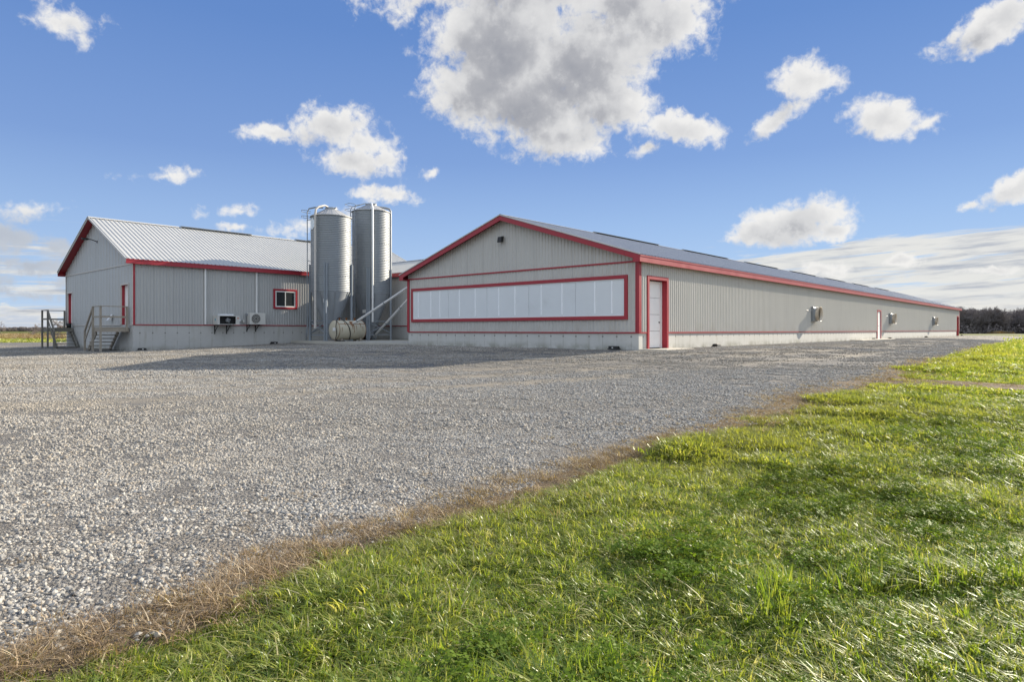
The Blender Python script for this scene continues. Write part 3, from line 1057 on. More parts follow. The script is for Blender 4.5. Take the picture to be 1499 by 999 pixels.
# ------------------------------------------------------------------ oil tank on the slab
zs = ZP + .075
tk = thing('fuel_tank', 'rusty cream horizontal fuel tank lying on the slab in front of the silos', 'tank', (1.1, 19.45, zs))
R = .54
zc = zs + .10 + R
m = MB().lathe([(.02, .10), (.30, .115), (R - .05, .15), (R, .20), (R, 1.93), (R - .05, 1.98), (.30, 2.015), (.02, 2.03)], (0, 19.45, zc), 48, axis='x')
shell = m.build('shell', M['tank'], tk)
m = MB()
for uu in (.20, 1.93):
    m.lathe([(R + .003, uu - .016), (R + .012, uu), (R + .003, uu + .016)], (0, 19.45, zc), 48, axis='x')
m.bar((.2, 19.45 - R * .78, zc + R * .63), (1.93, 19.45 - R * .78, zc + R * .63), .03, .012, (0, -.78, .63))
m.build('seam', M['rust'], shell)
for i, (uu, a, l_, w) in enumerate([(1.05, 62, .55, .05), (.98, 58, .30, .04), (1.14, 60, .75, .035), (.6, 50, .22, .03), (1.6, 48, .35, .03), (1.72, 20, .28, .02), (.35, 15, .26, .02), (1.3, 30, .3, .02)]):
    vs, fs = [], []
    for k in range(7):
        aa = rad(a) - k / 6 * l_ / R
        ww = w * (1 - .7 * k / 6) * (1 + .3 * math.sin(k * 2.3 + i))
        for s in (-1, 1):
            vs.append((uu + s * ww, 19.45 - (R + .0035) * math.cos(aa), zc + (R + .0035) * math.sin(aa)))
    for k in range(6):
        fs.append((2 * k, 2 * k + 1, 2 * k + 3, 2 * k + 2))
    MB().add(vs, fs).build('rust_streak', M['rust'], shell)
for uu in (.42, 1.66):
    for s in (-1, 1):
        m = MB()
        m.prism([(-.02, zs), (.12, zs), (.12, zs + .17), (-.02, zs + .12)], .12, lambda p, o, q=uu, s=s: (q + o, 19.45 + s * (.22 + p[0]), p[1]))
        m.build('saddle', M['wood'], tk)
for uu, dv in ((.98, 0), (.55, .05), (1.5, -.04)):
    m = MB().tube([(uu, 19.45 + dv, zc + R - .03), (uu, 19.45 + dv, zc + R + .11)], .045, 12)
    m.tube([(uu, 19.45 + dv, zc + R + .11), (uu, 19.45 + dv, zc + R + .15)], .06, 12)
    m.build('cap', M['rust'], tk)
m = MB()
m.box((.088, 19.45 - .28, zc - .05), (.096, 19.45 + .0, zc + .13))
m.build('sticker', M['white'], tk)
m = MB()
pts = [(.62, 19.45, zc + R + .14)]
for k in range(12):
    a = rad(78 - k * 13.2)
    pts.append((.62 + .035 * k, 19.45 - (R + .03) * math.cos(a), zc + (R + .03) * math.sin(a)))
m.tube(pts, .024, 8)
pts = [(.55, 19.5, zc + R + .16), (.30, 19.3, zc + R + .1), (.10, 19.1, zc + .42)]
for k in range(9):
    pts.append((.045 - .02 * math.sin(k), 19.05 - .03 * math.sin(k * .5), zc + .30 - k * .105))
pts.append((.12, 18.95, zs + .03))
pts.append((.45, 18.80, zs + .03))
m.tube(pts, .024, 8)
m.build('hose', M['dark'], tk)


# ------------------------------------------------------------------ air conditioners on brackets
def brackets(t, a, v, z, dep, drop):
    for uu in a:
        m = MB()
        m.bar((uu, v - .02, z), (uu, v - .02, z - drop), .045, .04, (0, 1, 0))
        m.bar((uu, v - .02, z - .02), (uu, v - dep, z - .02), .045, .04)
        m.bar((uu, v - .03, z - drop * .8), (uu, v - dep * .8, z - .04), .03, .03)
        m.build('bracket', M['dark'], t)


a0, a1, av, az0, az1 = BU + 3.98, BU + 5.22, BV - .04, .30, .80
t = thing('air_conditioner', 'open fronted grey condenser box with silver coil on top, nearer the stairs', 'air conditioner', (a0 + .6, av, az0), group='air conditioners on the wall')
m = MB()
dep = .62
m.box((a0, av - dep, az0), (a1, av, az0 + .03))
m.box((a0, av - dep, az1 - .03), (a1, av, az1))
m.box((a0, av - dep, az0 + .03), (a0 + .03, av, az1 - .03))
m.box((a1 - .03, av - dep, az0 + .03), (a1, av, az1 - .03))
m.box((a0 + .03, av - .03, az0 + .03), (a1 - .03, av - .001, az1 - .03))
m.box((a0 + .03, av - dep, az0 + .03), (a0 + .12, av - dep + .02, az1 - .03))
m.box((a1 - .22, av - dep, az0 + .03), (a1 - .03, av - dep + .02, az1 - .03))
m.build('cabinet', M['acbox'], t)
m = MB()
m.box((a0 + .04, av - .30, az0 + .035), (a1 - .04, av - .035, az1 - .035))
m.build('grille', M['black'], t)
m = MB().lathe([(.11, 0), (.11, .16), (.05, .18)], ((a0 + a1) / 2 + .05, av - .32, (az0 + az1) / 2), 16, axis='-y')
for k in range(4):
    an = rad(20 + 90 * k)
    c_ = Vector(((a0 + a1) / 2 + .05, av - .44, (az0 + az1) / 2))
    m.bar(c_, c_ + Vector((math.cos(an), -.05, math.sin(an))) * .15, .05, .008, (0, 1, 0))
m.build('fan', M['galv_dull'], t)
m = MB()
for k in range(4):
    m.tube([(a0 + .22, av - .14 - .1 * k, az1 + .05), (a1 - .28, av - .14 - .1 * k, az1 + .05)], .035, 10)
m.build('coil', M['strip'], t)
m = MB()
m.box((a0 - .004, av - .40, az0 + .22), (a0 - .001, av - .28, az0 + .33))
m.build('sticker', M['sticker_blue'], t)
m = MB()
m.box((a1 - .13, av - dep - .004, az1 - .17), (a1 - .06, av - dep - .001, az1 - .10))
m.build('sticker', M['sticker_red'], t)
brackets(t, (a0 + .12, a1 - .45), BV, az0, .6, .52)

b0, b1, bz0, bz1 = BU + 5.90, BU + 6.86, .32, .99
t = thing('air_conditioner', 'cream condenser with one round fan grille, nearer the window', 'air conditioner', (b0 + .45, av, bz0), group='air conditioners on the wall')
m = MB()
m.box((b0, av - .44, bz0), (b1, av - .10, bz1))
m.build('cabinet', M['acbox'], t, bevel=.015)
fc = (b0 + .37, av - .442, (bz0 + bz1) / 2)
m = MB().lathe([(.265, 0), (.28, .018), (.295, 0)], fc, 40, axis='-y')
for r_ in (.07, .12, .17, .22):
    m.lathe([(r_, .006), (r_ + .006, .012), (r_ + .012, .006)], fc, 36, axis='-y')
for k in range(12):
    an = rad(30 * k)
    m.bar((fc[0] + .05 * math.cos(an), fc[1] - .008, fc[2] + .05 * math.sin(an)), (fc[0] + .27 * math.cos(an), fc[1] - .008, fc[2] + .27 * math.sin(an)), .008, .008)
m.build('grille', M['acbox'], t)
m = MB().lathe([(.0, .002), (.262, .002)], fc, 32, axis='-y')
m.build('fan', M['black'], t)
m = MB()
m.box((b0 - .10, av - .22, bz1 - .16), (b0 - .002, av - .12, bz1 - .03))
m.build('side_cover', M['galv_dull'], t)
brackets(t, (b0 + .05, b0 + .58), BV, bz0, .5, .42)
# shut-off boxes between them
t = thing('switch_box', 'small electrical boxes on the wall between the air conditioners', 'switch box', (BU + 5.55, BV, .55))
m = MB()
m.box((BU + 5.42, BV - .15, .50), (BU + 5.52, BV - .035, .62))
m.build('cover', M['white'], t)
m = MB()
m.box((BU + 5.66, BV - .14, .44), (BU + 5.76, BV - .035, .58))
m.build('box', M['acbox'], t)
m = MB().tube([(BU + 5.47, BV - .09, .54), (BU + 5.60, BV - .11, .57), (BU + 5.70, BV - .09, .52)], .012, 6)
m.build('conduit', M['galv'], t)


# ------------------------------------------------------------------ wooden stairs at the gable
def stairs(label, near, far, w, down, zdeck, mt, posts_far):
    """platform against the gable between v = near and far; the flight goes down along v, in direction down"""
    uo = BU - w
    zg = lambda u_, v_: float(terr(*W(u_, v_))) - HC
    t = thing('wooden_stairs', label, 'stairs', (BU - w / 2, (near + far) / 2, zg(BU - w / 2, near)), group='wooden stairs at the gable doors')
    wd = M[mt]
    m = MB()
    n = 8
    for k in range(n):
        x0 = uo + k * (w - .06) / n
        m.box((x0 + .004, near, zdeck - .035), (x0 + (w - .06) / n - .004, far, zdeck))
    m.build('deck', wd, t)
    m = MB()
    for vv in (near + .02, far - .02):
        m.bar((uo, vv, zdeck - .035 - .1), (BU - .06, vv, zdeck - .035 - .1), .04, .19)
    m.bar((uo + .02, near + .045, zdeck - .135), (uo + .02, far - .045, zdeck - .135), .04, .185)
    m.build('joist', wd, t)
    rail = 1.08
    top, bot = (far, near) if down > 0 else (near, far)
    run = 1.30
    corners = [(uo + .045, near + .045), (uo + .045, far - .045)]
    for (a, b) in corners:
        m = MB()
        z0 = zg(a, b) - .05
        m.bar((a - .045 - .047, b, z0), (a - .045 - .047, b, zdeck + rail), .09, .09, (0, 1, 0))
        m.build('post', wd, t)
    side = near if down > 0 else far       # the closed end of the platform
    m = MB()
    m.bar((BU - .16, side, zdeck - .2), (BU - .16, side, zdeck + rail), .085, .085, (0, 1, 0))
    m.build('post', wd, t)
    px = uo - .047
    foot_v = top + down * run
    m = MB()
    m.bar((px, foot_v, zg(px, foot_v) - .05), (px, foot_v, zg(px, foot_v) + 1.02), .09, .09, (0, 1, 0))
    m.build('post', wd, t)
    zf = zg(px, foot_v)
    for hgt in (rail, .55):
        m = MB()
        m.bar((BU - .12, side, zdeck + hgt - .02), (px - .02, side, zdeck + hgt - .02), .09 if hgt > 1 else .04, .04 if hgt > 1 else .09)
        m.bar((px, side - .02 * down, zdeck + hgt - .021), (px, top - down * .03, zdeck + hgt - .021), .088 if hgt > 1 else .04, .04 if hgt > 1 else .09)
        dz = rail - hgt
        m.bar((px, top - down * .05, zdeck + hgt - .04), (px, foot_v + down * .05, zf + 1.0 - dz), .04 if hgt < 1 else .075, .10)
        m.build('rail', wd, t)
    # flight
    N_ = 6
    for uu in (uo + .12, BU - .16):
        m = MB()
        m.bar((uu, top - down * .02, zdeck - .22), (uu, foot_v + down * .02, zf + .02), .045, .24)
        m.build('stringer', wd, t)
    for k in range(N_):
        q = (k + 1) / (N_ + 0.0)
        zt = zdeck + (zf + .02 - zdeck) * q * .93
        vt = top + down * (run * (k + .55) / N_)
        m = MB()
        m.box((uo + .03, vt - .13, zt - .04), (BU - .10, vt + .13, zt))
        m.build('tread', wd, t)
    return t


stairs('light weathered wooden stairs with railing at the door nearer the front corner', BV + .45, BV + 1.75, 1.28, 1, .14, 'wood', None)
stairs('shade-darkened wooden stairs with railing at the door by the far corner of the gable', BV + 10.2, BV + 11.55, 1.28, -1, .14, 'wood_shaded', None)


# ------------------------------------------------------------------ lamps, fans, bait boxes
t = thing('wall_lamp', 'small black floodlight high on the long barn gable under the ridge', 'wall lamp', (0, 6.53, 3.75))
m = MB()
m.box((-.07, 6.46, 3.86), (-.034, 6.60, 3.96))
m.build('bracket', M['dark'], t)
m = MB()
m.prism([(-.07, 3.95), (-.22, 3.92), (-.26, 3.68), (-.09, 3.72)], .22, lambda p, o: (p[0], 6.42 + o, p[1]))
m.build('housing', M['dark'], t, bevel=.01)
m = MB()
m.add([(-.25, 6.44, 3.678), (-.10, 6.44, 3.716), (-.10, 6.62, 3.716), (-.25, 6.62, 3.678)], [(0, 1, 2, 3)])
m.build('lens', M['glass'], t)

t = thing('wall_lamp', 'dark gooseneck lamp on an arm high on the taller building gable', 'wall lamp', (BU, BV + 5.6, 5.0))
m = MB().tube([(BU - .03, BV + 5.6, 5.0), (BU - .3, BV + 5.6, 5.10), (BU - .55, BV + 5.6, 5.12)], .025, 8)
m.box((BU - .05, BV + 5.54, 4.93), (BU - .034, BV + 5.66, 5.07))
m.build('arm', M['dark'], t)
m = MB().lathe([(.06, .0), (.10, -.03), (.15, -.10), (.145, -.10), (.05, -.02)], (BU - .62, BV + 5.6, 5.16), 16)
m.box((BU - .80, BV + 5.5, 5.10), (BU - .50, BV + 5.7, 5.16))
m.build('lamp_head', M['dark'], t, bevel=.01)

fan0 = None
for uu, lab in ((19.4, 'galvanised exhaust fan nearest to the red framed corner door'),
                (38.8, 'galvanised exhaust fan just past the plain white side door of the long barn'),
                (58.0, 'small looking exhaust fan farthest along the long barn wall')):
    if fan0 is None:
        t = fan0 = thing('exhaust_fan', lab, 'exhaust fan', (uu, 0, .92), group='exhaust fans on the long barn wall')
        c = (uu, -.03, .92)
        m = MB()
        m.box((uu - .42, -.16, .50), (uu + .42, -.035, 1.34))
        # square to round
        vs, n = [], 32
        for k in range(n):
            a = 2 * math.pi * k / n + math.pi / 4
            x, z = math.cos(a), math.sin(a)
            q = max(abs(x), abs(z))
            vs.append((uu + x / q * .41, -.161, .92 + z / q * .41))
        for k in range(n):
            a = 2 * math.pi * k / n + math.pi / 4
            vs.append((uu + .37 * math.cos(a), -.26, .92 + .37 * math.sin(a)))
        m.add(vs, [(k, (k + 1) % n, n + (k + 1) % n, n + k) for k in range(n)])
        m.build('housing', M['galv'], t)
        m = MB().lathe([(.37, .23), (.37, .30), (.41, .42), (.425, .425), (.415, .425), (.36, .30), (.36, .24)], c, 40, axis='-y')
        m.build('cone', M['fancone'], t)
        m = MB().lathe([(.0, .25), (.35, .25)], c, 32, axis='-y')
        for k in range(5):
            m.box((uu - .33, -.03 - .30, .66 + k * .13), (uu + .33, -.03 - .27, .672 + k * .13))
        m.build('shutter', M['dark'], t)
        m = MB()
        m.box((uu - .10, -.33, 1.285), (uu + .05, -.27, 1.31))
        m.tube([(uu - 1.25, -.05, 1.10), (uu - .42, -.05, 1.12)], .016, 6)
        m.build('cable', M['white'], t)
    else:
        t = dup(fan0)
        x, y = W(uu, 0)
        t.location = (x, y, .92 + HC)
        t['label'] = lab

box0 = None
BAIT = [((.92, 'u'), 'black bait box at the foot of the gable, below the curtain window'),
        ((6.05, 'v'), 'black bait box on the gravel right of the red framed corner door'),
        ((33.0, 'v'), 'black bait box just left of the plain white side door'),
        ((38.2, 'v'), 'black bait box just right of the plain white side door'),
        ((53.5, 'v'), 'black bait box under the farthest exhaust fan'),
        ((77.2, 'v'), 'black bait box at the far corner by the red end door'),
        ((.35, 'b'), 'black bait box at the foot of the taller building by its corner'),
        ((7.55, 'b'), 'black bait box on the gravel below the red framed window')]
for (pos, side), lab in BAIT:
    if side == 'u':
        u_, v_, ro_ = -.17, pos, 0
    elif side == 'v':
        u_, v_, ro_ = pos, -.17, math.pi / 2
    else:
        u_, v_, ro_ = BU + pos, BV - .17, math.pi / 2
    x, y = W(u_, v_)
    zz = float(terr(x, y)) + .002
    if side == 'u':
        zz += .01
    if box0 is None:
        t = box0 = thing('bait_box', lab, 'bait box', (0, 0, 0), group='rodent bait boxes along the walls', site=False)
        m = MB()
        m.prism([(-.11, 0), (.11, 0), (.10, .09), (.05, .125), (-.10, .125)], .36, lambda p, o: (p[0], -.18 + o, p[1]))
        m.build('body', M['dark'], t, bevel=.008)
        m = MB()
        m.box((-.116, -.03, .05), (-.111, .03, .085))
        m.build('sticker', M['white'], t)
        m = MB()
        m.box((-.13, -.205, 0), (.13, -.182, .03))
        m.box((-.13, .182, 0), (.13, .205, .03))
        m.build('base', M['dark'], t)
    else:
        t = dup(box0)
        t['label'] = lab
    t.location = (x, y, zz)
    t.rotation_euler = (0, 0, TH + ro_)
# small bin on the darker stairs' deck
t = thing('bucket', 'small dark bucket on the dark wooden stairs beside the door', 'bucket', (BU - .22, BV + 10.28, .14))
m = MB().lathe([(.0, .14), (.12, .14), (.15, .42), (.14, .42), (.11, .16), (.0, .16)], (BU - .22, BV + 10.38, 0), 16)
m.build('pail', M['dark'], t)
m = MB().tube([(BU - .37, BV + 10.38, .42), (BU - .30, BV + 10.38, .50), (BU - .14, BV + 10.38, .50), (BU - .07, BV + 10.38, .42)], .008, 6)
m.build('handle', M['dark'], t)


# ------------------------------------------------------------------ ground
# edge between gravel and lawn, walked from beside the camera to the far end of the lane (world x, y)
EDGE = [(-9.0, -6.5), (-5.2, -1.6), (-2.75, 1.15), (-1.87, 2.37), (-1.68, 2.57), (-1.49, 2.80), (-1.33, 3.01), (-1.18, 3.20), (-1.15, 3.53), (-.76, 3.80), (-.31, 4.25),
        (-.05, 4.57), (.45, 5.25), (1.13, 5.95), (1.77, 6.71), (2.72, 7.79), (3.95, 9.34), (5.11, 10.75), (6.62, 12.28), (7.73, 13.31), (9.5, 15.52),
        (16.7, 24.34), (27.81, 37.63), (43.46, 54.97), (63.0, 76.0), (77.0, 91.0)]


def vnoise(x, y, seed=0):
    x, y = np.asarray(x, float), np.asarray(y, float)
    xi, yi = np.floor(x).astype(np.int64), np.floor(y).astype(np.int64)
    fx, fy = x - xi, y - yi
    fx, fy = fx * fx * (3 - 2 * fx), fy * fy * (3 - 2 * fy)

    def h(a, b):
        n = (a * 374761393 + b * 668265263 + seed * 974711) & 0x7fffffff
        n = ((n ^ (n >> 13)) * 1274126177) & 0x7fffffff
        return ((n ^ (n >> 16)) & 0xffff) / 65535.0
    return (h(xi, yi) * (1 - fx) + h(xi + 1, yi) * fx) * (1 - fy) + (h(xi, yi + 1) * (1 - fx) + h(xi + 1, yi + 1) * fx) * fy


def fbm(x, y, seed=0, o=4):
    a, s, t = 0.0, 1.0, 0.0
    for k in range(o):
        a = a + s * vnoise(x * 2 ** k + 17.3 * k, y * 2 ** k + 9.1 * k, seed + k)
        t += s
        s *= .5
    return a / t


def dense(poly, step):
    out = []
    for a, b in zip(poly[:-1], poly[1:]):
        n = max(1, int(math.dist(a, b) / step))
        for k in range(n):
            out.append((a[0] + (b[0] - a[0]) * k / n, a[1] + (b[1] - a[1]) * k / n))
    out.append(poly[-1])
    return out


edge = np.array(dense(EDGE, .22))
ds = np.linalg.norm(edge, axis=1)
wob = (fbm(np.arange(len(edge)) * .31, edge[:, 0] * 0, 5) - .5) * np.clip(.10 + .02 * ds, 0, .9)
tn = np.gradient(edge, axis=0)
tn /= np.linalg.norm(tn, axis=1)[:, None]
nrm = np.stack([-tn[:, 1], tn[:, 0]], 1)            # towards the gravel
edge = edge + nrm * wob[:, None]


def inpoly(px, py, poly):
    poly = np.asarray(poly)
    inside = np.zeros(len(px), bool)
    x0, y0 = poly[:, 0], poly[:, 1]
    x1, y1 = np.roll(x0, -1), np.roll(y0, -1)
    for a, b, c, d in zip(x0, y0, x1, y1):
        if b == d:
            continue
        cnd = ((b > py) != (d > py)) & (px < (c - a) * (py - b) / (d - b) + a)
        inside ^= cnd
    return inside


FAR_EDGE = [(70, 100), (20, 120), (-38.0, 86.0), (-47, 76), (-55.8, 70.6), (-70, 60), (-100, 30), (-100, -12), (-9, -12)]
gpoly = [tuple(p) for p in edge] + FAR_EDGE
gcoarse = np.array(EDGE + FAR_EDGE)


def tri_sheet(name, outline, pts, m, zoff):
    vs = [Vector((p[0], p[1])) for p in outline]
    n = len(vs)
    ed = [(i, (i + 1) % n) for i in range(n)]
    vs += [Vector((p[0], p[1])) for p in pts]
    v, e, f, *_ = mgeo.delaunay_2d_cdt(vs, ed, [], 1, 1e-4)
    zz = terr([p.x for p in v], [p.y for p in v]) + zoff
    me = bpy.data.meshes.new(name)
    fl = []
    for t in f:
        a, b, c = (v[i] for i in t)
        fl.append(t if (b - a).cross(c - a) > 0 else tuple(reversed(t)))
    me.from_pydata([(p.x, p.y, float(z)) for p, z in zip(v, zz)], [], fl)
    me.polygons.foreach_set('use_smooth', [True] * len(fl))
    at = me.attributes.new('track', 'FLOAT', 'POINT')
    at.data.foreach_set('value', np.asarray(rut_amount(np.array([(p.x, p.y) for p in v])), np.float32))
    me.materials.append(m)
    o = bpy.data.objects.new(name, me)
    COL.objects.link(o)
    return tag(o, kind='structure')


# materials of the ground
def gravel_mat():
    m = bpy.data.materials.new('gravel')
    m.use_nodes = True
    t = NT(m.node_tree)
    b = m.node_tree.nodes['Principled BSDF']
    b.inputs['Roughness'].default_value = .9
    b.inputs['Specular IOR Level'].default_value = .2
    co = (t.add('ShaderNodeTexCoord'), 'Object')
    dst = t.add('ShaderNodeVectorMath', {0: co, 1: t.vmath('SCALE', t.vmath('SUBTRACT', t.add('ShaderNodeTexNoise', {'Vector': co, 'Scale': 30.0, 'Detail': 2.0}).outputs['Color'], (.5, .5, .5)))}, operation='ADD')
    dst.inputs[1].links[0].from_node.inputs['Scale'].default_value = .02
    v1 = t.add('ShaderNodeTexVoronoi', {'Vector': dst.outputs[0], 'Scale': 42.0})
    v2 = t.add('ShaderNodeTexVoronoi', {'Vector': dst.outputs[0], 'Scale': 95.0})
    sp1 = t.add('ShaderNodeSeparateXYZ', {0: (v1, 'Color')})
    c = t.ramp(sp1.outputs[0], [(0, (.085, .083, .08)), (.3, (.155, .15, .143)), (.7, (.225, .217, .204)), (1, (.33, .32, .30))])
    sp2 = t.add('ShaderNodeSeparateXYZ', {0: (v2, 'Color')})
    c2 = t.ramp(sp2.outputs[1], [(0, (.12, .115, .105)), (1, (.29, .275, .25))])
    c = t.mix(.4, c, c2)
    # wheel tracks and fines: broad tan drifts that run along the yard
    mp = t.add('ShaderNodeMapping', {'Vector': co, 'Rotation': (0, 0, rad(-8)), 'Scale': (.07, .34, 1)})
    tr = t.noise(mp.outputs[0], 1.0, 6, .55, .4)
    c = t.mix(t.sstep(tr, .46, .68, 0, .42), c, (.245, .212, .168, 1))
    bg = t.noise(co, .9, 8, .65)
    c = t.mix(t.sstep(bg, .55, .78, 0, .35), c, (.27, .225, .165, 1))
    c = t.mix(t.sstep(t.noise(co, 3.3, 6, .7), .62, .8, 0, .45), c, (.18, .17, .155, 1))
    tk_ = t.add('ShaderNodeAttribute', attribute_name='track', attribute_type='GEOMETRY')
    c = t.mix(t.math('MULTIPLY', (tk_, 'Fac'), .75), c, (.33, .295, .24, 1))
    t.set(b, 'Base Color', c)
    hgt = t.math('MULTIPLY_ADD', t.math('SUBTRACT', 1.0, (v1, 'Distance')), .75, t.math('MULTIPLY', t.math('SUBTRACT', 1.0, (v2, 'Distance')), .35))
    bu = t.add('ShaderNodeBump', {'Height': hgt, 'Strength': 1.0, 'Distance': .035})
    t.set(b, 'Normal', bu)
    return m


def soil_mat(name, c0, c1, c2, scale=3.0):
    m = bpy.data.materials.new(name)
    m.use_nodes = True
    t = NT(m.node_tree)
    b = m.node_tree.nodes['Principled BSDF']
    b.inputs['Roughness'].default_value = .95
    b.inputs['Specular IOR Level'].default_value = .1
    co = (t.add('ShaderNodeTexCoord'), 'Object')
    n = t.noise(co, scale, 9, .7)
    n2 = t.noise(co, scale * .12, 6, .6)
    c = t.ramp(n, [(.3, c0), (.55, c1), (.75, c2)])
    c = t.mix(t.sstep(n2, .4, .65, 0, .5), c, (*c2, 1))
    t.set(b, 'Base Color', c)
    t.set(b, 'Normal', t.add('ShaderNodeBump', {'Height': t.noise(co, scale * 14, 5, .7), 'Strength': .8, 'Distance': .03}))
    return m


# wheel tracks worn into the yard: centre lines of single ruts (world x, y)
def lane(pts, off):
    p = np.array(dense(pts, .5))
    for _ in range(30):
        p[1:-1] = (p[:-2] + p[1:-1] * 2 + p[2:]) / 4
    t = np.gradient(p, axis=0)
    t /= np.linalg.norm(t, axis=1)[:, None]
    return p + np.stack([-t[:, 1], t[:, 0]], 1) * off


LANES = [[(-40, 22), (-22, 17), (-9, 14.5), (0, 15.5), (6, 19.5), (12, 25.5), (24, 39), (44, 62), (66, 85)],
         [(-45, 32), (-26, 24), (-14, 20), (-4, 20.5), (3, 20), (9, 23.6), (20, 36)],
         [(-30, 9), (-16, 10), (-7, 11.5), (1, 14), (9, 20), (18, 31)]]
RUTS = np.concatenate([lane(L, o) for L in LANES for o in (-.85, .85)])


def rut_dist(p):
    out = np.empty(len(p))
    for s in range(0, len(p), 4000):
        out[s:s + 4000] = np.min(np.linalg.norm(p[s:s + 4000, None] - RUTS[None], axis=2), axis=1)
    return out


def rut_amount(p):
    return sm(.62, .12, rut_dist(p)) * np.clip(fbm(p[:, 0] * .22, p[:, 1] * .22, 131, 3) * 2.2 - .35, .15, 1)


M['gravel'] = gravel_mat()
M['soil'] = soil_mat('lawn_soil', (.06, .07, .02), (.11, .125, .032), (.155, .15, .05), 2.0)
M['verge'] = soil_mat('verge_soil', (.075, .058, .042), (.17, .13, .09), (.30, .235, .16), 7.0)

# terrain: one sheet out to the horizon
rr = np.concatenate([[0], np.geomspace(.7, 3600, 120)])
aa = np.linspace(0, 2 * math.pi, 181)[:-1]
vs = [(0, 0, float(terr(0, 0)) - .03)]
for r in rr[1:]:
    x, y = r * np.sin(aa), r * np.cos(aa)
    z = terr(x, y) - .03 - np.minimum(.10, r * .0015) - np.maximum(0, r - 700) * .0009
    vs += list(zip(x.tolist(), y.tolist(), z.tolist()))
n = len(aa)
fs = [(0, 1 + (k + 1) % n, 1 + k) for k in range(n)]
for i in range(len(rr) - 2):
    for k in range(n):
        fs.append((1 + i * n + k, 1 + i * n + (k + 1) % n, 1 + (i + 1) * n + (k + 1) % n, 1 + (i + 1) * n + k))
ground = MB().add(vs, fs, True).build('ground', M['soil'])
tag(ground, kind='structure')

# gravel yard and lane
gp = []
for r in np.geomspace(1.2, 140, 60):
    k = max(24, int(2 * math.pi * r / max(.5, r * .09)))
    a = np.linspace(0, 2 * math.pi, k, endpoint=False) + r
    gp.append(np.stack([r * np.sin(a), r * np.cos(a)], 1))
gp = np.concatenate(gp)
gp = gp[rut_dist(gp) > .75]
rt = [lane(L, o + q) for L in LANES for o in (-.85, .85) for q in (-.62, -.3, 0, .3, .62)]
gp = np.concatenate([gp] + rt)
gp = gp[np.unique(np.round(gp / .2).astype(int), axis=0, return_index=True)[1]]
gp = gp[inpoly(gp[:, 0], gp[:, 1], gcoarse)]
dmin = np.min(np.linalg.norm(gp[:, None] - edge[None], axis=2), axis=1)
gp = gp[dmin > .25]
yard = tri_sheet('gravel_yard', gpoly, gp, M['gravel'], 0.0)
# brown verge between gravel and lawn
off_a = .07 + .016 * np.minimum(ds, 12) + .55 * (fbm(np.arange(len(edge)) * .16, edge[:, 0] * 0, 11) - .42)
off_b = -.14 - .012 * np.minimum(ds, 12)
sel = ds < 75
ea, eb = (edge + nrm * off_a[:, None])[sel], (edge + nrm * off_b[:, None] if not np.isscalar(off_b) else edge)[sel]
mid = edge[sel]
vz = lambda p, o: [(float(q[0]), float(q[1]), float(terr(q[0], q[1]) + o)) for q in p]
k = len(mid)
vs = vz(ea, .004) + vz(mid, .010) + vz(eb, -.050)
fs = []
for i in range(k - 1):
    fs += [(i, i + 1, k + i + 1, k + i), (k + i, k + i + 1, 2 * k + i + 1, 2 * k + i)]
tag(MB().add(vs, fs, True).build('dirt_verge', M['verge']), kind='structure')
TRACK = [(6.9, 13.0), (7.6, 12.75), (8.46, 12.33), (9.4, 11.75), (11.0, 10.9), (14.0, 9.4), (20, 7.0)]
trk = np.array(dense(TRACK, .3))
tt = np.gradient(trk, axis=0)
tt /= np.linalg.norm(tt, axis=1)[:, None]
tnn = np.stack([-tt[:, 1], tt[:, 0]], 1)
wv = (.46 + .3 * vnoise(np.arange(len(trk)) * .4, trk[:, 0] * 0, 3))[:, None]
vs = vz(trk + tnn * wv, -.004) + vz(trk - tnn * wv, -.004)
k = len(trk)
tag(MB().add(vs, [(i, i + 1, k + i + 1, k + i) for i in range(k - 1)], True).build('dirt_track', M['verge']), kind='structure')


